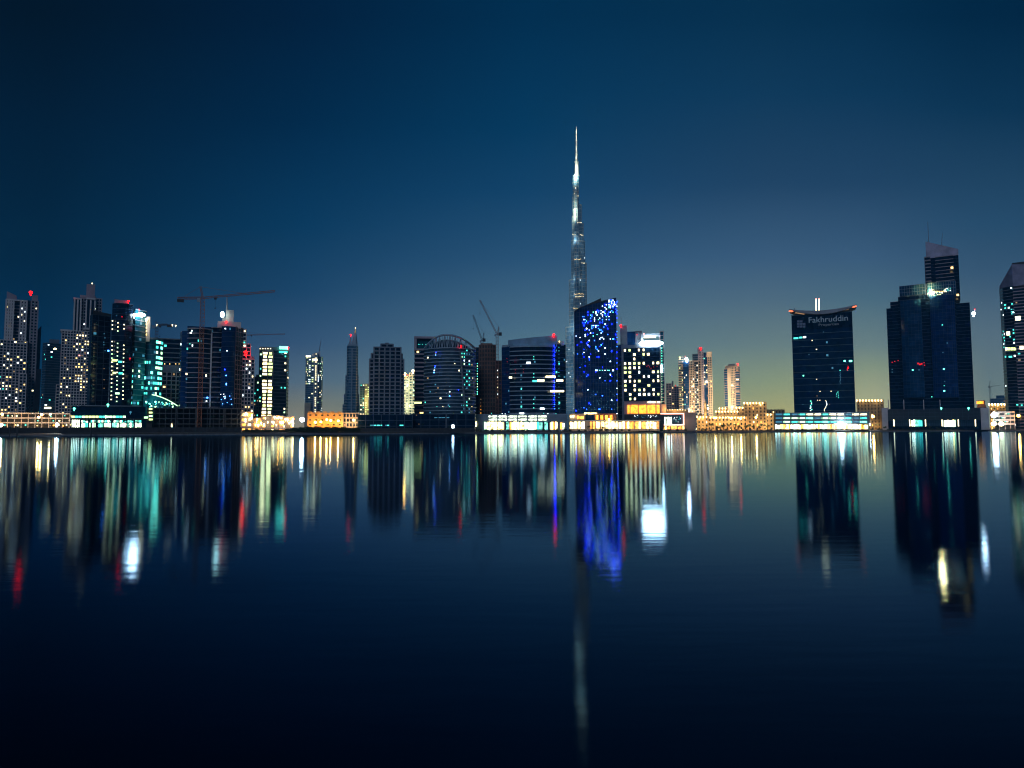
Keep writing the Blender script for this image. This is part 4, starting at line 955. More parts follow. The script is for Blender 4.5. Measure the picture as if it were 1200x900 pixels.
stone('long sandstone range with lit cornice beyond the slim beige tower', 838, 866, 482.5, 70).done()
stone('pale lit gable building in the middle of the sandstone row', 842, 852, 478.8, 84).done()
stone('sandstone block with white lamps joining the tall block on its left', 862, 872, 478, 66).done()
stone('broad low sandstone range close to the promenade', 828, 874, 489.5, 44, lrad=.35).done()
stone('dim far sandstone range beyond the teal striped podium', 896, 918, 481, 130, lamps=False).done()
t = stone('small domed sandstone hall at the left end of the sandstone row', 816, 829, 489, 40)
bm = t.part('dome', sand); ball(bm, t.P(820.5, 488.5, 6), 3.2*t.k, 3, (1, 1, 1.1)); t.done()
# minaret
t = T('minaret', 'slender floodlit sandstone minaret with a balcony and pointed cap', 'minaret', 826.6, 52)
zt = t.z; X0 = t.u(826.6, 485)
def mc(part, y0, y1, r0, r1): bar(t.part(part, sand), (X0, 0, max(0, zt(826.6, y0))), (X0, 0, zt(826.6, y1)), r0, 8, r1)
mc('shaft', 507, 488, 2.2, 2.0); mc('shaft', 488, 479, 1.5, 1.4); mc('balcony', 479.6, 478.6, 2.0, 2.2); mc('upper_shaft', 478.6, 473, 1.0, 1.0); mc('balcony', 473.4, 472.8, 1.4, 1.5); mc('cap', 472.8, 467.8, 1.1, .1)
light(t, 826.6, 486, -4, (1, .7, .3), .8, 4); light(t, 826.6, 476, -3.4, (1, .8, .4), .8, 3.5); lampball(t, 829.6, 478.2, 'warm_hi', .9, -1, 'lamp')
t.done()
# 29 tower with big lettering
t = T('office_tower', 'tall dark blue slab tower carrying large lettering under a concave winged roof', 'tower', 965, 45)
zt = t.z
sl = t.rect(928.3+1.2, 1001.2, 0, 30, 440)
ztop_ = zt(965, 367.3)
t.facade(sl, None, ztop_, 6.6, 4.4, gblue2 if False else mat('deep_blue_glass', (.003, .020, .062), .1, spec=.6, cells=(3, 3.3)), mat('teal_grey_band', (.035, .10, .12), .5), (.45, .12), None, lambda i, k, j, nf, nb: ('dimb' if i == 0 and k < nf-3 and rng.random() < .02 else None), wf=.4, hf=.3)
bm = t.part('crown_panel', gdark); a, b_ = t.u(929.7), t.u(1001); box(bm, a+.3, b_-.3, -.3, 2, zt(965, 385), ztop_-.6)
for x0, x1, y, k in ((930, 935.5, 396.3, 'teal'), (936.5, 940, 395.5, 'teal'), (941, 944.5, 395, 'white'), (988.8, 991, 423, 'teal_hi'), (995, 998.5, 423, 'teal_hi')):
    t.panel(x0, x1, y-.9, y+1, k, -.4)
for x, y, k, s_ in ((951.8, 399, 'cream', 1.2), (956.8, 409.5, 'cream', 1.4), (941.5, 440.2, 'teal_hi', 1.6), (957, 444.5, 'cream', 1), (961, 458.6, 'cream', 1), (974, 458.5, 'cream', 1), (957.5, 464, 'dim', 1), (958, 469, 'cream', .9), (960.8, 469, 'cream', .9), (941, 474, 'dimb', .9), (965, 389, 'dimb', 1.1), (984.5, 434, 'teal', 1.4), (972, 474, 'dim', .8), (948, 415.5, 'dimb', 1.2)):
    t.dot(x, y, k, s_, -.4)
for i in range(9): t.dot(949+rng.random()*2.5, 470+i*1.4, rng.choice(['teal_hi', 'teal', 'white']), 1.0, -.4); t.dot(967.5+1.5*math.sin(i*.6), 469.5+i*1.5, rng.choice(['white', 'cream']), .9, -.4); t.dot(980+rng.random()*3, 459+i*.9, 'teal', .8, -.4); t.dot(984.2+rng.random(), 437+i*1.5, 'dimb', .9, -.4)
for i in range(7): t.dot(993.6+.8*math.sin(i*.9), 429+i*.8, 'red_hi' if i == 3 else 'red', 1.0, -.4)
# winged roof
rfm = mat('roof_wing', (.20, .22, .27), .5); bm = t.part('roof_wing', rfm); rows = []
for i in range(13):
    q = i/12; px = 925+q*79; yt = 363.6+(q-0)*(358.2-363.6)+4*(1-(2*q-1)**2); yb = yt+.8+3.6*(1-(2*q-1)**2)
    rows.append((t.u(px, 362), zt(px, yt, 5), zt(px, yb, 5)))
for a_, c_ in zip(rows, rows[1:]):
    prism(bm, [(a_[0], -3), (c_[0], -3), (c_[0], 26), (a_[0], 26)], [a_[2], c_[2], c_[2], a_[2]], [a_[1], c_[1], c_[1], a_[1]])
for x in (931.5, 945, 976, 996.5): bar(t.part('roof_strut', steel), t.P(x, 369, 3), t.P(x, 361 if x in (931.5, 996.5) else 365, 3), .4, 6)
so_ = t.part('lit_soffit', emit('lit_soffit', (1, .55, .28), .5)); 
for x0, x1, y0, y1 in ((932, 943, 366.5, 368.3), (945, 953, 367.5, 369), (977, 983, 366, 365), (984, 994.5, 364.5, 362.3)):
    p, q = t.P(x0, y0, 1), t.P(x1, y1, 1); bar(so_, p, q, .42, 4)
for x, y in ((927, 364.6), (1001, 359.2)):
    p = t.P(x, y, -2.6); bm2 = bmesh.new(); ball(bm2, (0, 0, 0), 1, 2, (2.3*t.k, .5, .9*t.k)); o = link('tip_light', bm2, emit('lit_tip', (1, .16, .06), 2.5), t.root); o.location = p; o.rotation_euler = (0, -.15 if x > 965 else .1, 0)
for x in (956.3, 959.8):
    bar(t.part('roof_mast', wp['cream']), t.P(x, 364, 8), t.P(x, 350.5, 8), .5, 6); lampball(t, x, 350, 'pink', .5, 8)
def text(body, px0, py_base, hpx, v, m, parent_t, name, width_px):
    cu = bpy.data.curves.new(name, 'FONT'); cu.body = body; cu.size = 1; cu.extrude = .02
    tmp = bpy.data.objects.new(name, cu); C.objects.link(tmp); bpy.context.view_layer.update()
    me = bpy.data.meshes.new_from_object(tmp.evaluated_get(bpy.context.evaluated_depsgraph_get())); C.objects.unlink(tmp); bpy.data.objects.remove(tmp)
    xs = [q.co.x for q in me.vertices]; ys = [q.co.y for q in me.vertices]; W0 = max(xs)-min(xs); H0 = max(ys)
    a = parent_t.P(px0, py_base, v); b_ = parent_t.P(px0+width_px, py_base, v); sx_ = (b_.x-a.x)/W0; sz_ = hpx*parent_t.k/H0
    for q in me.vertices:
        x, y, z_ = q.co; q.co = ((x-min(xs))*sx_, -z_*4, y*sz_)
    me.materials.clear(); me.materials.append(m); o = bpy.data.objects.new(name, me); C.objects.link(o); o.parent = parent_t.root; o.location = a
sgm = emit('sign_letter', (.20, .36, .56), .24)
text('Fakhruddin', 947.8, 378.4, 5.4, -.45, sgm, t, 'sign_lettering', 46)
text('Properties', 959.5, 382.2, 2.4, -.45, emit('sign_letter_dim', (.18, .32, .5), .14), t, 'sign_lettering', 23.5)
lg = emit('sign_emblem', (.02, .10, .34), .12); bm = t.part('sign_emblem', lg)
for i in range(3):
    for j in range(3):
        if (i, j) != (2, 0): 
            p = t.P(934+i*3.4, 375.5+j*3, -.4); box(bm, p.x, p.x+2.3*t.k, -.42, -.3, p.z-2*t.k, p.z)
# podium
pod = t.rect(908, 1017, -16, 60); prism(t.part('podium', slate), pod, 0, zt(960, 484, -16))
prism(t.part('podium_coping', steel), offset(pod, .5), zt(960, 484.2, -16), zt(960, 483.2, -16))
for y, key in ((485.6, 0), (490, 1), (494.4, 2)):
    for i in range(12):
        x = 909+i*9
        k = rng.choice(['teal', 'teal_hi', 'teal', 'green', 'dimb']) if i > 0 else 'dimb'
        if y == 485.6 and i % 3 and i > 2: k = 'cream'
        t.panel(x, x+7.6, y-.9, y+.9, k, -16.3, 'strip_window')
        prism(t.part('podium_pier', slate), t.rect(x+7.9, x+8.7, -16.6, 1), 0, zt(x, 484.2, -16)-.1) if y == 490 else None
for i in range(18):
    x = 908.3+i*6.05; t.panel(x, x+5.7, 497.3, 502.7, 'shop' if i % 3 else 'shopw', -16.9, 'shop_window')
prism(t.part('canopy', pale), t.rect(907, 1018, -19, 3), zt(960, 497.2, -19), zt(960, 496.4, -19))
t.done()

# 30 warm stone block right of lettering tower
stone('warm beige block with cornice lights between the lettered tower and the largest navy tower', 1003, 1034, 469.5, 110, lrad=.22, lt=.04).done()

# 31 big navy tower
t = T('office_tower', 'largest navy glass tower, stepped, with a pale capped rear shaft and a star bright lamp', 'tower', 1091, 45)
zt = t.z
dn = mat('black_navy_glass', (.002, .011, .034), .1, spec=.6, cells=(3, 3.6)); cn = mat('royal_blue_glass', (.003, .030, .115), .13, spec=.5, cells=(3, 3.6)); cn2 = mat('sea_blue_glass', (.004, .038, .10), .13, spec=.5, cells=(3, 3.6))
t.facade(t.rect(1041.8, 1057, 4, 36, 440), None, zt(1048, 361, 4), 3.9, 4, dn, bandd, (.3, .12), None, None)
t.facade(t.rect(1045, 1056, 8, 26, 400), None, zt(1050, 353.5, 8), 3.9, 4, dn, mauve, (.3, .1), None, None)
t.facade(t.rect(1056, 1124, 2, 40, 440), None, zt(1090, 345, 2), 3.9, 4, dn, bandd, (.35, .12), None, None)
t.facade(t.rect(1054, 1084, 3, 22, 340), zt(1069, 346, 3), zt(1069, 334, 3), 3.5, 2.4, cn2, steel, (.25, .1), (.2, .2), None)
t.facade(t.rect(1120, 1140.3, 5, 34, 440), None, zt(1130, 355, 5), 3.9, 4, dn, bandd, (.35, .12), None, None)
t.facade(t.arc(1057.5, 1082, 1.8, -.5, 10, 6, 420), zt(1070, 466), zt(1070, 351.5), 3.9, 2.6, cn2, bandd, (.2, .08), (.12, .12), None, gname='blue_panel')
t.facade(t.arc(1092.5, 1121.5, 1.8, -.5, 10, 6, 420), zt(1107, 466), zt(1107, 346), 3.9, 2.6, cn, bandd, (.2, .08), (.12, .12), None, gname='blue_panel')
t.facade(t.rect(1086, 1122.5, 10, 26, 320), zt(1104, 346, 10), zt(1104, 300, 10), 3.9, 3.6, dn, steel, (.8, .35), None, None) if False else None
t.facade(t.rect(1084.5, 1090.5, 12, 24, 320), zt(1088, 350, 12), zt(1088, 301, 12), 3.9, 4, dn, pale2, (1.2, .5), None, None)
t.facade(t.rect(1097, 1117.5, 11, 24, 320), zt(1104, 350, 11), zt(1104, 300.5, 11), 3.9, 4, dn, pale2, (.7, .4), None, None)
t.facade(t.rect(1090, 1124, 12.5, 24, 320), zt(1104, 353, 12), zt(1104, 300.5, 12), 3.9, 4, dn, bandd, (.25, .08), None, None)
cap = t.rect(1085, 1123, 12, 24, 295); prism(t.part('cap_wall', mat('cap_render', (.38, .35, .46), .8)), cap, zt(1104, 301, 12), [zt(1088, 282.5, 12), zt(1121, 292, 12), zt(1121, 292, 12), zt(1088, 282.5, 12)])
bar(t.part('antenna', steel), t.P(1088.3, 284, 14), t.P(1087.2, 260, 14), .45, 6, .2); bar(t.part('antenna', steel), t.P(1103.3, 289, 14), t.P(1104.4, 273.5, 14), .4, 6, .2)
t.facade(t.arc(1086, 1120, 2, 1, 14, 6, 335), zt(1104, 346), zt(1104, 330.5), 3.5, 2.2, cn2, steel, (.25, .1), (.2, .25), None)
for x, y, k, s_ in ((1104.3, 380.8, 'teal', 1.3), (1069.5, 433.6, 'teal_hi', 1.5), (1077, 433.5, 'dimb', 1.2), (1106, 432.5, 'teal_hi', 1.5), (1106.6, 458, 'teal_hi', 1.6), (1106.5, 452, 'teal', 1), (1092, 465, 'teal', 1.2), (1105, 413, 'dimb', 1.1), (1107, 447, 'dimb', 1), (1110, 402, 'dimb', 1), (1122.4, 345.6, 'warm', 2.4), (1115.6, 313.7, 'warm', 2.6), (1045.5, 433, 'dimb', 1), (1045.5, 436, 'dimb', 1)):
    t.dot(x, y, k, s_, -2.6 if x < 1121 and y > 340 else -1)
for x, y in ((1076, 426), (1078, 427), (1080, 426.5), (1083, 425), (1083.5, 428), (1045.5, 424.5), (1048.5, 423.5), (1052.5, 422.5)): t.dot(x, y, 'red', 2.0 if x < 1081 and x > 1070 else 1.1, -2.6)  # glowing red panes stand in for red neon reflections in the glass
for i in range(26):
    x = 1094+rng.random()*20; t.dot(x, 345.5-(x-1094)*.35+rng.random()*4-2, rng.choice(['white', 'teal', 'dimb', 'cream']), .9, -1.6)
for x in range(1092, 1108): t.dot(x, 341.6, 'warm' if x % 3 == 0 else 'dim', 1.3, -2.0)
p = t.P(1090.5, 342.6, -3.4); bm = bmesh.new(); ball(bm, (0, 0, 0), .85*t.k, 2); o = link('floodlight', bm, emit('bulb_gold', (1, .66, .26), 800), t.root); o.location = p
bm = bmesh.new(); bar(bm, (0, 0, 0), (0, 4, -1), .25, 6); link('bracket', bm, polem, o)
light(t, 1093, 341, -6, (1, .8, .5), .02, 7)
# floodlight on an arm at the tower edge
ar = t.part('lamp_arm', steel); bar(ar, t.P(1140, 371, 8), t.P(1142, 366.5, 8), .3, 5); bar(ar, t.P(1142, 367, 8), t.P(1142, 362, 8), .2, 5)
lampball(t, 1141, 367.4, 'bulb_w', 1.15, 7.4, 'arm_lamp'); lampball(t, 1142.3, 362.3, 'red', .7, 7.8, 'arm_lamp')
# podium
pod = t.rect(1038.5, 1157, -16, 60, 490); prism(t.part('podium', gdark), pod, 0, zt(1095, 478.5, -16))
t.facade(t.rect(1040.5, 1155, -16.4, 8, 490), zt(1095, 492.5, -16), zt(1095, 479, -16), 3.6, 5, mat('podium_cladding', (.006, .020, .036), .5), bandd, (.3, .15), (.25, .2), None, gname='podium', fname='podium_band', pname='podium_pier')
for x0, x1 in ((1033.5, 1040.5), (1149.5, 1159)): prism(t.part('end_wall', pale), t.rect(x0, x1, -17.5, 40, 490), 0, zt(x0, 478, -17))
for x in (1041, 1059, 1082.3, 1101.5): prism(t.part('column', pale), t.rect(x, x+.9, -16.9, 1.2, 480), zt(x, 480, -16), zt(x, 468.5, -16)); 
for x in (1047, 1065.5, 1084, 1103.5, 1122.5, 1142.5): t.panel(x, x+1.2, 491.7, 499.5, 'cream', -17, 'column_light')
t.panel(1068, 1081, 492, 499.5, 'shopt', -16.8, 'shop_window'); t.panel(1106, 1120, 492, 500, 'shopw', -16.8, 'shop_window'); t.panel(1124, 1141, 492, 499.5, 'slate', -16.8, 'shop_window'); t.panel(1049, 1064, 492, 499.5, 'slate', -16.8, 'shop_window'); t.panel(1086, 1102, 492, 499.5, 'slate', -16.8, 'shop_window')
for x in (1103, 1135): lampball(t, x, 478.3, 'teal_hi', .7, -16.5, 'roof_lamp')
t.done()

# 32 right edge tower
t = T('office_tower', 'mauve banded tower with a sloping roof at the far right edge', 'tower', 1196, 60)
zt = t.z
t.facade(t.fp([(1176.5, 14), (1180, 4), (1192.5, 0), (1192.5, 36), (1176.5, 36)]), None, zt(1184, 336, 3), 3.8, 3.6, gdark, slate, (.6, .3), None, lambda i, k, j, nf, nb: (rng.choice(['teal', 'dimb', 'white']) if rng.random() < (.25 if .55 < k/nf < .9 else .05) else None))
t.facade(t.rect(1192.6, 1235, -1.5, 36), None, zt(1210, 336, -1), 3.8, 5, gdark, mauve, (1.2, .5), None, pick(.03, MIX))
prism(t.part('roof_slope', mat('slope_render', (.26, .24, .34), .8)), t.fp([(1176.5, 12), (1192.5, 0), (1235, 0), (1235, 36), (1176.5, 36)]), zt(1184, 336.2, 3), [zt(1175, 335, 12), zt(1192, 309, 0), zt(1230, 309, 0), zt(1230, 309, 0), zt(1175, 335, 12)])
prism(t.part('roof_edge', darkc), t.rect(1192.5, 1230, 1, 20), zt(1200, 309.2), zt(1200, 306.5, 1))
t.panel(1190, 1196, 370.5, 375.5, 'cream', -2.4); t.panel(1179.5, 1183.5, 388.5, 393, 'cream', 1.6); t.panel(1177, 1179, 390, 394, 'teal', 6)
x = 1178
while x < 1193: t.panel(x, x+2.8, 407.2, 410.5, 'lime' if x % 2 else 'cream', .2); x += 3.2
t.panel(1195, 1199.5, 405.5, 409.5, 'cream', -2.4); t.panel(1177.5, 1180, 417, 419, 'teal', 4); t.panel(1182, 1186, 417, 419, 'teal', 1)
for _ in range(10): t.dot(1183+rng.random()*6, 362+rng.random()*6, rng.choice(['teal', 'white', 'dimb']), 1, 0)
t.done()

# 33 low lit car park and small buildings at right
t = T('parking_building', 'low white car park with open decks at the foot of the right edge tower', 'building', 1172, 40)
zt = t.z
for y in (483, 487.5, 492, 496.8):
    prism(t.part('deck', pale), t.rect(1161, 1187, 0, 24), zt(1174, y+1.0), zt(1174, y-.8))
prism(t.part('core_wall', darkc), t.rect(1163, 1186, 3, 18), 0, zt(1174, 484))
for x in (1161.5, 1168, 1174.5, 1181, 1186): prism(t.part('column', pale), t.rect(x, x+.7, .3, 1.2), 0, zt(1174, 482.5))
for i in range(14): t.panel(*(lambda x: (x, x+2.2))(1161.5+rng.random()*22), *(lambda y: (y, y+.9))(rng.choice([484.6, 489.2, 493.8])), rng.choice(['teal', 'green', 'cream']), 2.6)
light(t, 1168, 490, -6, (.85, 1, .9), .35, 8); light(t, 1180, 494, -6, (1, .8, .5), .3, 8)
t.done()
stone('flat amber lit building peeping above the white car park', 1158, 1180, 474, 130, lrad=.5, battl=False, lt=.3).done()
t = T('building', 'small brown building with a single glowing amber rooftop box', 'building', 1149, 150)
prism(t.part('wall', brown), t.rect(1143, 1154, 0, 16), 0, t.z(1148, 475)); t.panel(1144.5, 1152.5, 470, 473.4, 'amber', -.2, 'lit_box'); prism(t.part('roof_block', brown), t.rect(1144, 1153, .2, 10), t.z(1148, 475), t.z(1148, 469.3)); light(t, 1148, 480, -7, (1, .6, .3), .2, 8)
t.done()
t = T('apartment_building', 'hazy blue distant block under the far faint crane', 'building', 1170, 900)
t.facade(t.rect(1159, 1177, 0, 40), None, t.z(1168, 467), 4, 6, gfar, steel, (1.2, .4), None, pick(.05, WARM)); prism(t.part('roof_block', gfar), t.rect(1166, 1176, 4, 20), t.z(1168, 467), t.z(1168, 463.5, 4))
t.done()
saddle_crane('faint distant crane in the gap by the right edge tower', 960, 1161, 500, 453, 1158, 453, 1172, 451.5, 446, cranegrey, 3, 2)

# 34 left promenade buildings
t = T('podium_building', 'long dark podium with a green lit glass arcade below the black towers', 'building', 120, 22)
zt = t.z
prism(t.part('upper_wall', gdark), t.rect(85.5, 172, 0, 40), 0, zt(120, 476)); prism(t.part('roof_slab', slate), offset(t.rect(84, 165, 0, 40), .8), zt(120, 476.2), zt(120, 475))
for i in range(16): t.panel(84+i*4, 87.4+i*4, 487.2, 489.6, rng.choice(['green', 'teal', 'lime', 'green']), -.25, 'strip_window')
for i in range(5): t.panel(84.2+i*2, 85.3+i*2, 492, 500.6, 'shopw', -.3, 'shop_window')
for i in range(8):
    x = 95+i*9; t.panel(x+.4, x+(8 if i < 6 else 7.6), 492.5, 495, 'shopt', -.3, 'shop_window'); t.panel(x+.4, x+(8 if i < 6 else 7.6), 495.6, 500.6, 'shopw' if i % 2 else 'shopt', -.3, 'shop_window'); prism(t.part('pier', steel), t.rect(x-.25, x+.25, -.8, 1.5), 0, zt(x, 491))
prism(t.part('floor_slab', darkc), t.rect(84, 172, -.7, 4), zt(120, 491.6), zt(120, 490.4))
for x, y, k in ((126.5, 474.3, 'teal_hi'), (87, 478.8, 'teal_hi'), (153, 483, 'dimb'), (124, 488, 'green')): lampball(t, x, y, k, .9, -.8, 'wall_lamp')
t.done()
t = T('stair_tower', 'open stair stack with lit pale green landings at the end of the dark podium', 'tower', 175.5, 20)
zt = t.z
for i, y in enumerate((479.3, 483.5, 487.6, 491.6)):
    t.panel(174.5, 179, y-1.0, y+.9, 'lime' if i != 2 else 'green', -.2, 'landing_light'); prism(t.part('landing', darkc), t.rect(173, 180, 0, 6), zt(176, y+2), zt(176, y+1.4))
t.panel(169, 173.5, 488.2, 490.3, 'green', -.2, 'landing_light'); prism(t.part('core_wall', darkc), t.rect(173.5, 179.6, 1.5, 5), 0, zt(176, 477.5)); prism(t.part('landing', darkc), t.rect(168.5, 174, .5, 5), zt(170, 491), zt(170, 490.5))
for x in (179.5,): prism(t.part('column', darkc), t.rect(x, x+.6, -.3, .8), 0, zt(176, 478))
t.done()
t = T('unfinished_building', 'low unlit concrete building shell with open floors at the crane foot', 'building', 232, 24)
zt = t.z
tops = [478.5, 484.6, 490.7, 496.8]
for y in tops: prism(t.part('floor_slab', mat('shell_concrete', (.10, .10, .105), .9)), t.rect(180.5, 282.5, 0, 24), zt(232, y+.5), zt(232, y-.5))
for x in range(181, 283, 7): prism(t.part('column', mat('shell_concrete', (.1, .1, .1), .9)), t.rect(x+.02, x+.8, .3, 1), 0, zt(232, 478.6))
prism(t.part('core_wall', darkc), t.rect(182, 281, 7, 14), 0, zt(232, 479))
for x in (207, 231, 247, 263): prism(t.part('column', mat('shell_concrete', (.1, .1, .1), .9)), t.rect(x, x+1.2, -.4, 3), 0, zt(232, 476+rng.random()*2))
t.panel(200.5, 202, 496, 500.4, 'cream', .1)
rb = t.part('rebar', darkc)
for i in range(46):
    x = 181.5+i*2.2; p = t.P(x, 478, 1); bar(rb, p, p+Vector((rng.uniform(-.2, .2), 0, 1+rng.random()*1.6)), .07, 3)
t.done()
# pale low buildings behind the street lamps, far left
t = T('parking_building', 'low pale deck building behind the orange street lamps at far left', 'building', 42, 34)
zt = t.z
for y in (484, 489.5, 495): prism(t.part('deck', pale), t.rect(-14, 84, 0, 20), zt(42, y+1.1), zt(42, y-.3))
prism(t.part('core_wall', darkc), t.rect(-12, 83, 3, 14), 0, zt(42, 484.3))
for x in range(-13, 84, 8): prism(t.part('column', pale), t.rect(x, x+.8, .4, 1.2), 0, zt(42, 484))
for _ in range(22): t.dot(rng.random()*82, rng.choice([487, 492.5, 498])+rng.random(), rng.choice(['warm', 'cream', 'ochre', 'dim', 'teal']), 1.0+rng.random()*.7, 2.7)
for px, rd in ((5, .5), (22, .4), (40, .55), (55, .35), (66, .6), (78, .3)): light(t, px, 493, -8, (1, .75, .4), rd*.25, 9)
t.done()
# jumble of low lit buildings between 283 and 345
jl = [('low cream lit building with a flat roof at the foot of the slender stepped tower', 283.5, 297, 483), ('low warm lit shed below the greenish small tower', 297, 311, 490), ('long low market hall with rows of lamps', 308, 333, 487.5), ('small lit kiosk building left of the glaring white floodlight', 331, 345, 488.5)]
for i, (lb, x0, x1, y) in enumerate(jl):
    t = T('low_building', lb, 'building', (x0+x1)/2, 26+i % 2*14); zt = t.z
    t.facade(t.rect(x0, x1, 0, 14), None, zt((x0+x1)/2, y), 3.2, 3.2, beige, pale2, (.4, .2), (.4, .3), pick(.6, [('shop', 2), ('cream', 1), ('ochre', 3), ('warm', 1), ('dim', 1)]), wf=.6, hf=.45, gname='wall')
    prism(t.part('roof_slab', pale2), offset(t.rect(x0, x1, 0, 14), .5), zt((x0+x1)/2, y)-.2, zt((x0+x1)/2, y)+.3)
    for k in range(3): light(t, x0+(x1-x0)*(k+.5)/3, 495, -8, (1, .80, .45), .06, 8)
    for k in range(9): lampball(t, x0+1+rng.random()*(x1-x0-2), y+1+rng.random()*10, rng.choice(['warm_hi', 'warm_hi', 'bulb_o', 'warm_hi']), .5+rng.random()*.5, -1.2, 'wall_lamp')
    t.done()
# orange floodlit wall building
t = T('stone_building', 'long orange floodlit building with small square openings', 'building', 381, 60)
zt = t.z
t.facade(t.rect(361, 402.5, 0, 18), None, zt(381, 483.8), 4.2, 4.6, mat('orange_render', (.5, .30, .12), .85), mat('orange_render', (.5, .3, .12), .85), (.3, .15), None, None, dark='dark', wf=.33, hf=.28, gname='wall', fname='string_course')
for i in range(5): x = 362+i*8.6; prism(t.part('parapet', sand), t.rect(x, x+4.4, -.4, 6), zt(381, 484.2), zt(381, 482.2))
for i in range(6): light(t, 364+i*7, 496, -5, (1, .46, .06), .75, 5)
t.done()
t = T('stone_building', 'beige gridded building joined to the right end of the orange floodlit one', 'building', 411, 62)
zt = t.z
t.facade(t.rect(402.8, 421, 0, 18), None, zt(411, 484.2), 3.6, 2.6, gdark, beige, (1.2, .3), (.9, .4), pick(.1, WARM), gname='wall')
for x in (406, 416): light(t, x, 495, -9, (1, .7, .35), .45, 9)
t.done()

# ================================================================== street furniture
def lamp(px, ytop, off, key, label, cat='street lamp', r=.9, rad=.3, col=(1, .55, .18), group=None, double=False):
    t = T('street_lamp', label, cat, px, off, group); p = t.P(px, ytop)
    ph = t.part('pole', polem); bar(ph, (p.x, 0, 0), (p.x, 0, p.z+.2), .16, 8, .09); bar(t.part('arm', polem), (p.x, 0, p.z+.2), (p.x, -1.3, p.z+.4), .08, 6)
    hd = t.part('lamp_head', polem); box(hd, p.x-.35, p.x+.35, -1.9, -1.1, p.z+.22, p.z+.45)
    bm = bmesh.new(); ball(bm, (0, 0, 0), 1, 2, (r*t.k, r*t.k*.7, r*t.k)); o = link('bulb', bm, wp[key], t.root); o.location = (p.x, -1.5, p.z-.2)
    bm = bmesh.new(); 
    ld = bpy.data.lights.new('lamp_light', 'POINT'); ld.energy = rad*4*math.pi**2*64/.3; ld.color = col; ld.shadow_soft_size = .3
    lo = bpy.data.objects.new('lamp_light', ld); C.objects.link(lo); lo.parent = t.root; lo.location = (p.x, -2.6, p.z-.8)
    bm.free(); t.done()
OR = (1, .55, .18); WH = (.85, .95, 1)
lamp(45.5, 488.5, 18, 'bulb_o', 'left orange street lamp of the close pair at far left')
lamp(49, 485.5, 19, 'bulb_o', 'right and taller orange street lamp of the close pair at far left')
lamp(66.8, 497.3, 12, 'bulb_w', 'brilliant white street lamp left of the green lit arcade', r=1.3, col=WH)
lamp(1.5, 497.5, 14, 'warm_hi', 'white street lamp at the left picture edge', r=1.3, col=WH)
lamp(2.5, 485, 22, 'bulb_o', 'orange street lamp at the left picture edge', r=.8)
lamp(59, 485.2, 22, 'warm_hi', 'small amber street lamp over the pale deck building', r=.8)
lamp(354, 491.5, 20, 'bulb_w', 'glaring white floodlight lamp beside the orange floodlit building', r=2.3, rad=1.2, col=WH)
for i, (x, y) in enumerate(((369.5, 494.5), (376, 494), (383, 491.5), (387.5, 492.5), (396.5, 492.8))):
    lamp(x, y, 40, 'bulb_o', ['first', 'second', 'third', 'fourth', 'fifth'][i]+' orange lamp from the left before the orange floodlit building', r=1.1)
lamp(414.5, 492, 30, 'bulb_o', 'orange street lamp before the beige gridded building', r=1.2)
for i, (x, y) in enumerate(((838, 489.5), (857, 489.8), (868, 490), (886, 489))):
    lamp(x, y, 26, 'bulb_o', ['first', 'second', 'third', 'fourth'][i]+' orange street lamp from the left before the sandstone row', r=1.0, rad=.4)
lamp(986, 497, 12, 'bulb_w', 'dazzling white lamp before the teal striped podium', r=2.0, rad=.8, col=(.7, .95, 1))
lamp(1023, 488, 22, 'bulb_o', 'orange street lamp before the warm beige block', r=1.1)
lamp(1018, 497, 18, 'bulb_w', 'white lamp at the right end of the teal striped podium', r=1.5, rad=.25, col=(1, .95, .8))
lamp(1165, 486, 20, 'bulb_w', 'large white lamp high before the white car park', r=2.0, rad=.3, col=WH)
lamp(1164.5, 496.5, 16, 'warm_hi', 'white lamp low before the white car park', r=1.8, rad=.2, col=WH)
lamp(1173.5, 496.5, 14, 'warm_hi', 'pale round lamp at the foot of the white car park', r=1.8, rad=.2, col=WH)
lamp(1193.5, 487, 24, 'bulb_o', 'orange street lamp at the right picture edge', r=1.0)

# site hoarding on the left bank
def hoarding(label, x0, x1, ytop, off, m, group=None):
    t = T('site_hoarding', label, 'hoarding', (x0+x1)/2, off, group); xm = (x0+x1)/2
    a, b_ = t.u(x0, 503), t.u(x1, 503); h = t.z(xm, ytop); box(t.part('panel', m), a, b_, 0, .25, 0, h); x = a
    while x < b_: box(t.part('post', darkc), x, x+.25, -.18, .4, 0, h+.25); x += 3.2
    t.done()
hm = mat('hoarding_board', (.035, .035, .04), .85, scale=.4, var=.3)
hoarding('dark site hoarding before the pale deck building at far left', -16, 70, 501.3, 7.5, hm)
hoarding('dark site hoarding before the green lit arcade', 70, 172, 501.0, 8.2, hm)
hoarding('dark site hoarding before the unlit concrete shell', 172, 283, 500.8, 9.2, hm)
hoarding('long dark fence before the two black podiums', 420, 556, 501.6, 8.5, hm)

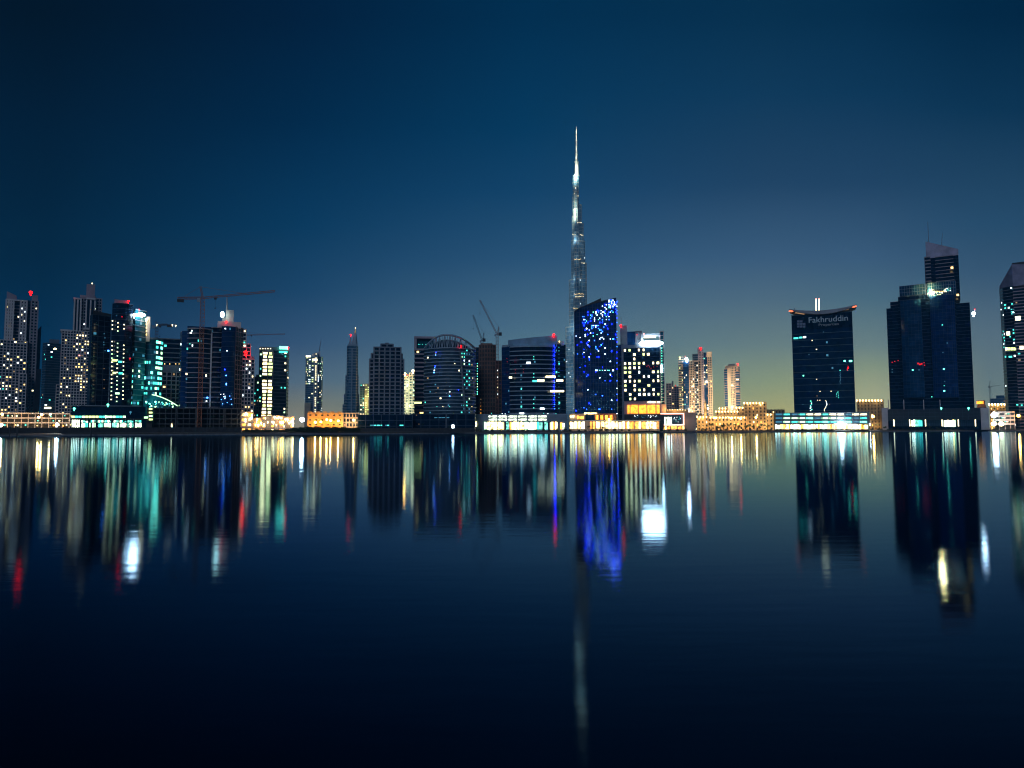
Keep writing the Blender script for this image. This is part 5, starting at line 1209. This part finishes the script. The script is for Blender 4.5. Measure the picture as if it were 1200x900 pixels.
# shrubs along the bank
def shrub_mesh(seed):
    r_ = random.Random(seed); bm = bmesh.new()
    for _ in range(260):
        a = r_.random()*6.283; rad = r_.random()**.5; z_ = r_.random(); p = Vector((math.cos(a)*rad*1.6*(1-z_*.5), math.sin(a)*rad*1.2, .1+z_*1.3+r_.uniform(-.1, .25)))
        n_ = Vector((r_.uniform(-1, 1), r_.uniform(-1, 1), r_.uniform(-.2, 1))).normalized(); q = n_.to_track_quat('Z', 'Y'); s_ = .16+r_.random()*.16
        vs = [bm.verts.new(p+q @ Vector(c)*s_) for c in ((-1, 0, 0), (0, -.5, .1), (1, 0, 0), (0, .5, .1))]; bm.faces.new(vs)
    return bm
def stem_mesh():
    bm = bmesh.new()
    for k in range(4): bar(bm, (0, 0, 0), (math.cos(k*1.6)*.6, math.sin(k*1.6)*.5, .8), .05, 4, .03)
    return bm
protos = []
for sd_ in range(3):
    bm = shrub_mesh(sd_); me = bpy.data.meshes.new('foliage'); bm.to_mesh(me); bm.free(); me.materials.append(leafm); protos.append(me)
bm = stem_mesh(); stem_me = bpy.data.meshes.new('stem'); bm.to_mesh(stem_me); bm.free(); stem_me.materials.append(bark)
def shrub(px, off, s_, label, group):
    d = ray(px, 503.5); yy = shore_y(px)+off; tt = yy/d.y
    e = empty('shrub', (d.x*tt, yy, GZ), rng.random()*6); e.scale = (s_, s_, s_*(.8+.4*rng.random())); prop(e, label, 'shrub', group)
    for me, nm in ((rng.choice(protos), 'foliage'), (stem_me, 'stem')):
        o = bpy.data.objects.new(nm, me); C.objects.link(o); o.parent = e
for i in range(46): shrub(286+i*2.95+rng.random(), 8+rng.random()*3, 1.0+.9*min(1, max(0, (i-14)/10))+.4*rng.random(), 'dark leafy shrub on the bank before the orange floodlit building and lit market hall', 'dark shrubs on the left bank')
for i in range(64): shrub(820+i*5.9+rng.random()*3, 8+rng.random()*1.5, .8+.3*rng.random(), 'low dark shrub on the right hand bank below the sandstone row and towers', 'low shrubs on the right bank')
for i in range(30): shrub(560+i*8.3+rng.random()*3, 8+rng.random()*1.2, .85+.35*rng.random(), 'small clipped shrub on the quay before the lit shop windows', 'shrubs before the shops')

# palms and round trees
def palm(px, off, h, label, group):
    d = ray(px, 503.5); yy = shore_y(px)+off; tt = yy/d.y; e = empty('palm_tree', (d.x*tt, yy, GZ), rng.random()*6); prop(e, label, 'palm tree', group)
    bm = bmesh.new(); bar(bm, (0, 0, 0), (.1, 0, h*.5), .28, 8, .2); bar(bm, (.1, 0, h*.5), (.25, 0, h), .2, 8, .15); link('trunk', bm, bark, e)
    bm = bmesh.new()
    for k in range(15):
        a = k*2.4; up = .9-.09*k; prev = Vector((.25, 0, h)); 
        for s_ in range(6):
            q = (s_+1)/6; r_ = 2.6*q; p = Vector((.25+math.cos(a)*r_, math.sin(a)*r_, h+up*2*q-2.6*q*q)); dd = (p-prev).normalized(); sd2 = dd.cross(Vector((0, 0, 1))).normalized()*(.42*(1-q*.75))
            for sg_ in (-1, 1):
                bm.faces.new([bm.verts.new(c) for c in (prev, p, p+sd2*sg_-Vector((0, 0, .25)), prev+sd2*sg_*1.1-Vector((0, 0, .22)))])
            prev = p
    link('crown', bm, leafm, e)
for x in (834, 846, 853, 862, 878, 893, 900): palm(x, 24+rng.random()*5, 5.0+rng.random()*2, 'palm tree on the promenade before the sandstone row', 'palms before the sandstone row')
for x in (690, 706, 731, 744, 757): palm(x, 14, 3.6+rng.random(), 'small palm before the warm shop arcade', 'palms before the shop arcade')
def tree(px, off, h, label, group):
    d = ray(px, 503.5); yy = shore_y(px)+off; tt = yy/d.y; e = empty('round_tree', (d.x*tt, yy, GZ), rng.random()*6); prop(e, label, 'tree', group)
    bm = bmesh.new(); bar(bm, (0, 0, 0), (0, 0, h*.45), .2, 7, .13)
    for k in range(5): bar(bm, (0, 0, h*.4), (math.cos(k*1.3)*h*.2, math.sin(k*1.3)*h*.2, h*.7), .1, 5, .04)
    link('trunk', bm, bark, e); bm = bmesh.new()
    cl = [Vector((rng.uniform(-1, 1)*h*.25, rng.uniform(-1, 1)*h*.25, h*(.55+.3*rng.random()))) for _ in range(8)]
    for _ in range(520):
        c = rng.choice(cl); dd = Vector((rng.gauss(0, 1), rng.gauss(0, 1), rng.gauss(0, .8))).normalized()*(h*.17*rng.random()**.4); p = c+dd; q = Vector((rng.uniform(-1, 1), rng.uniform(-1, 1), rng.uniform(-.3, 1))).to_track_quat('Z', 'Y'); s_ = .13+rng.random()*.15
        bm.faces.new([bm.verts.new(p+q @ Vector(cc)*s_) for cc in ((-1, 0, 0), (0, -.6, 0), (1, 0, 0), (0, .6, 0))])
    link('crown', bm, leafm, e)
for x in (841, 848, 866, 874, 883, 890): tree(x, 20+rng.random()*4, 4.5+rng.random()*2, 'dark round tree on the promenade before the sandstone row', 'round trees before the sandstone row')
for x in (1037, 1068, 1090, 1098, 1128, 1147, 1158): tree(x, 12+rng.random()*4, 3+rng.random()*1.5, 'small dark tree on the quay before the largest navy tower', 'trees before the navy tower')

# mooring piles in the water on the left
def pile(px, off, ytop, label):
    t = T('mooring_pile', label, 'pile', px, off); t.root.location.z = 0
    p = t.P(px, ytop); bar(t.part('post', darkc), (p.x, 0, -3), (p.x, 0, p.z+GZ), .45, 8); bar(t.part('cap', concrete), (p.x, 0, p.z+GZ), (p.x, 0, p.z+GZ+.3), .6, 8); t.done()
pile(12, -3, 500, 'dark wooden pile standing in the water near the left picture edge')
pile(20.5, -3, 500, 'dark wooden pile standing in the water below the pale deck building')
pile(107, -2.5, 497, 'dark wooden pile standing in the water before the green lit arcade')

# night air: far towers fade a little into it
bm = bmesh.new(); box(bm, -5100, 5100, -420, 3050, -4.2, 900)
hm_ = bpy.data.materials.new('haze'); hm_.use_nodes = True; n = hm_.node_tree.nodes; n.clear(); om = n.new('ShaderNodeOutputMaterial'); pv = n.new('ShaderNodeVolumePrincipled')
pv.inputs['Color'].default_value = (.10, .60, 1, 1); pv.inputs['Density'].default_value = .00011; hm_.node_tree.links.new(pv.outputs[0], om.inputs['Volume'])
o = link('haze', bm, hm_); o['kind'] = 'stuff'

# quay railing and bollard lights
def railing(x0, x1, label):
    t = T('quay_railing', label, 'railing', (x0+x1)/2, 8.2); a, b_ = t.u(x0, 503), t.u(x1, 503); rl = t.part('rail', polem); x = a; ps = t.part('baluster', polem)
    for h in (.55, 1.05): bar(rl, (a, 0, h), (b_, 0, h), .035, 4)
    while x < b_: bar(ps, (x, 0, 0), (x, 0, 1.08), .04, 4); x += 1.8
    t.done()
railing(557, 665, 'thin metal railing before the lit mall podium'); railing(666, 772, 'thin metal railing before the warm shop arcade'); railing(773, 830, 'thin metal railing before the pink framed pavilion')
railing(830, 906, 'thin metal railing before the sandstone row'); railing(907, 1036, 'thin metal railing before the teal striped podium'); railing(1038, 1200, 'thin metal railing before the largest navy tower')
def bollard(px, key):
    t = T('bollard_light', 'low bollard light on the quay before the shops', 'bollard light', px, 9.5, 'bollard lights along the quay')
    bar(t.part('post', polem), (0, 0, 0), (0, 0, .8), .09, 6); bm = bmesh.new(); ball(bm, (0, 0, .95), .2, 1); link('bulb', bm, wp[key], t.root); t.done()
for i in range(34): bollard(560+i*13.4+rng.random()*4, rng.choice(['warm_hi', 'warm_hi', 'cream', 'white']))
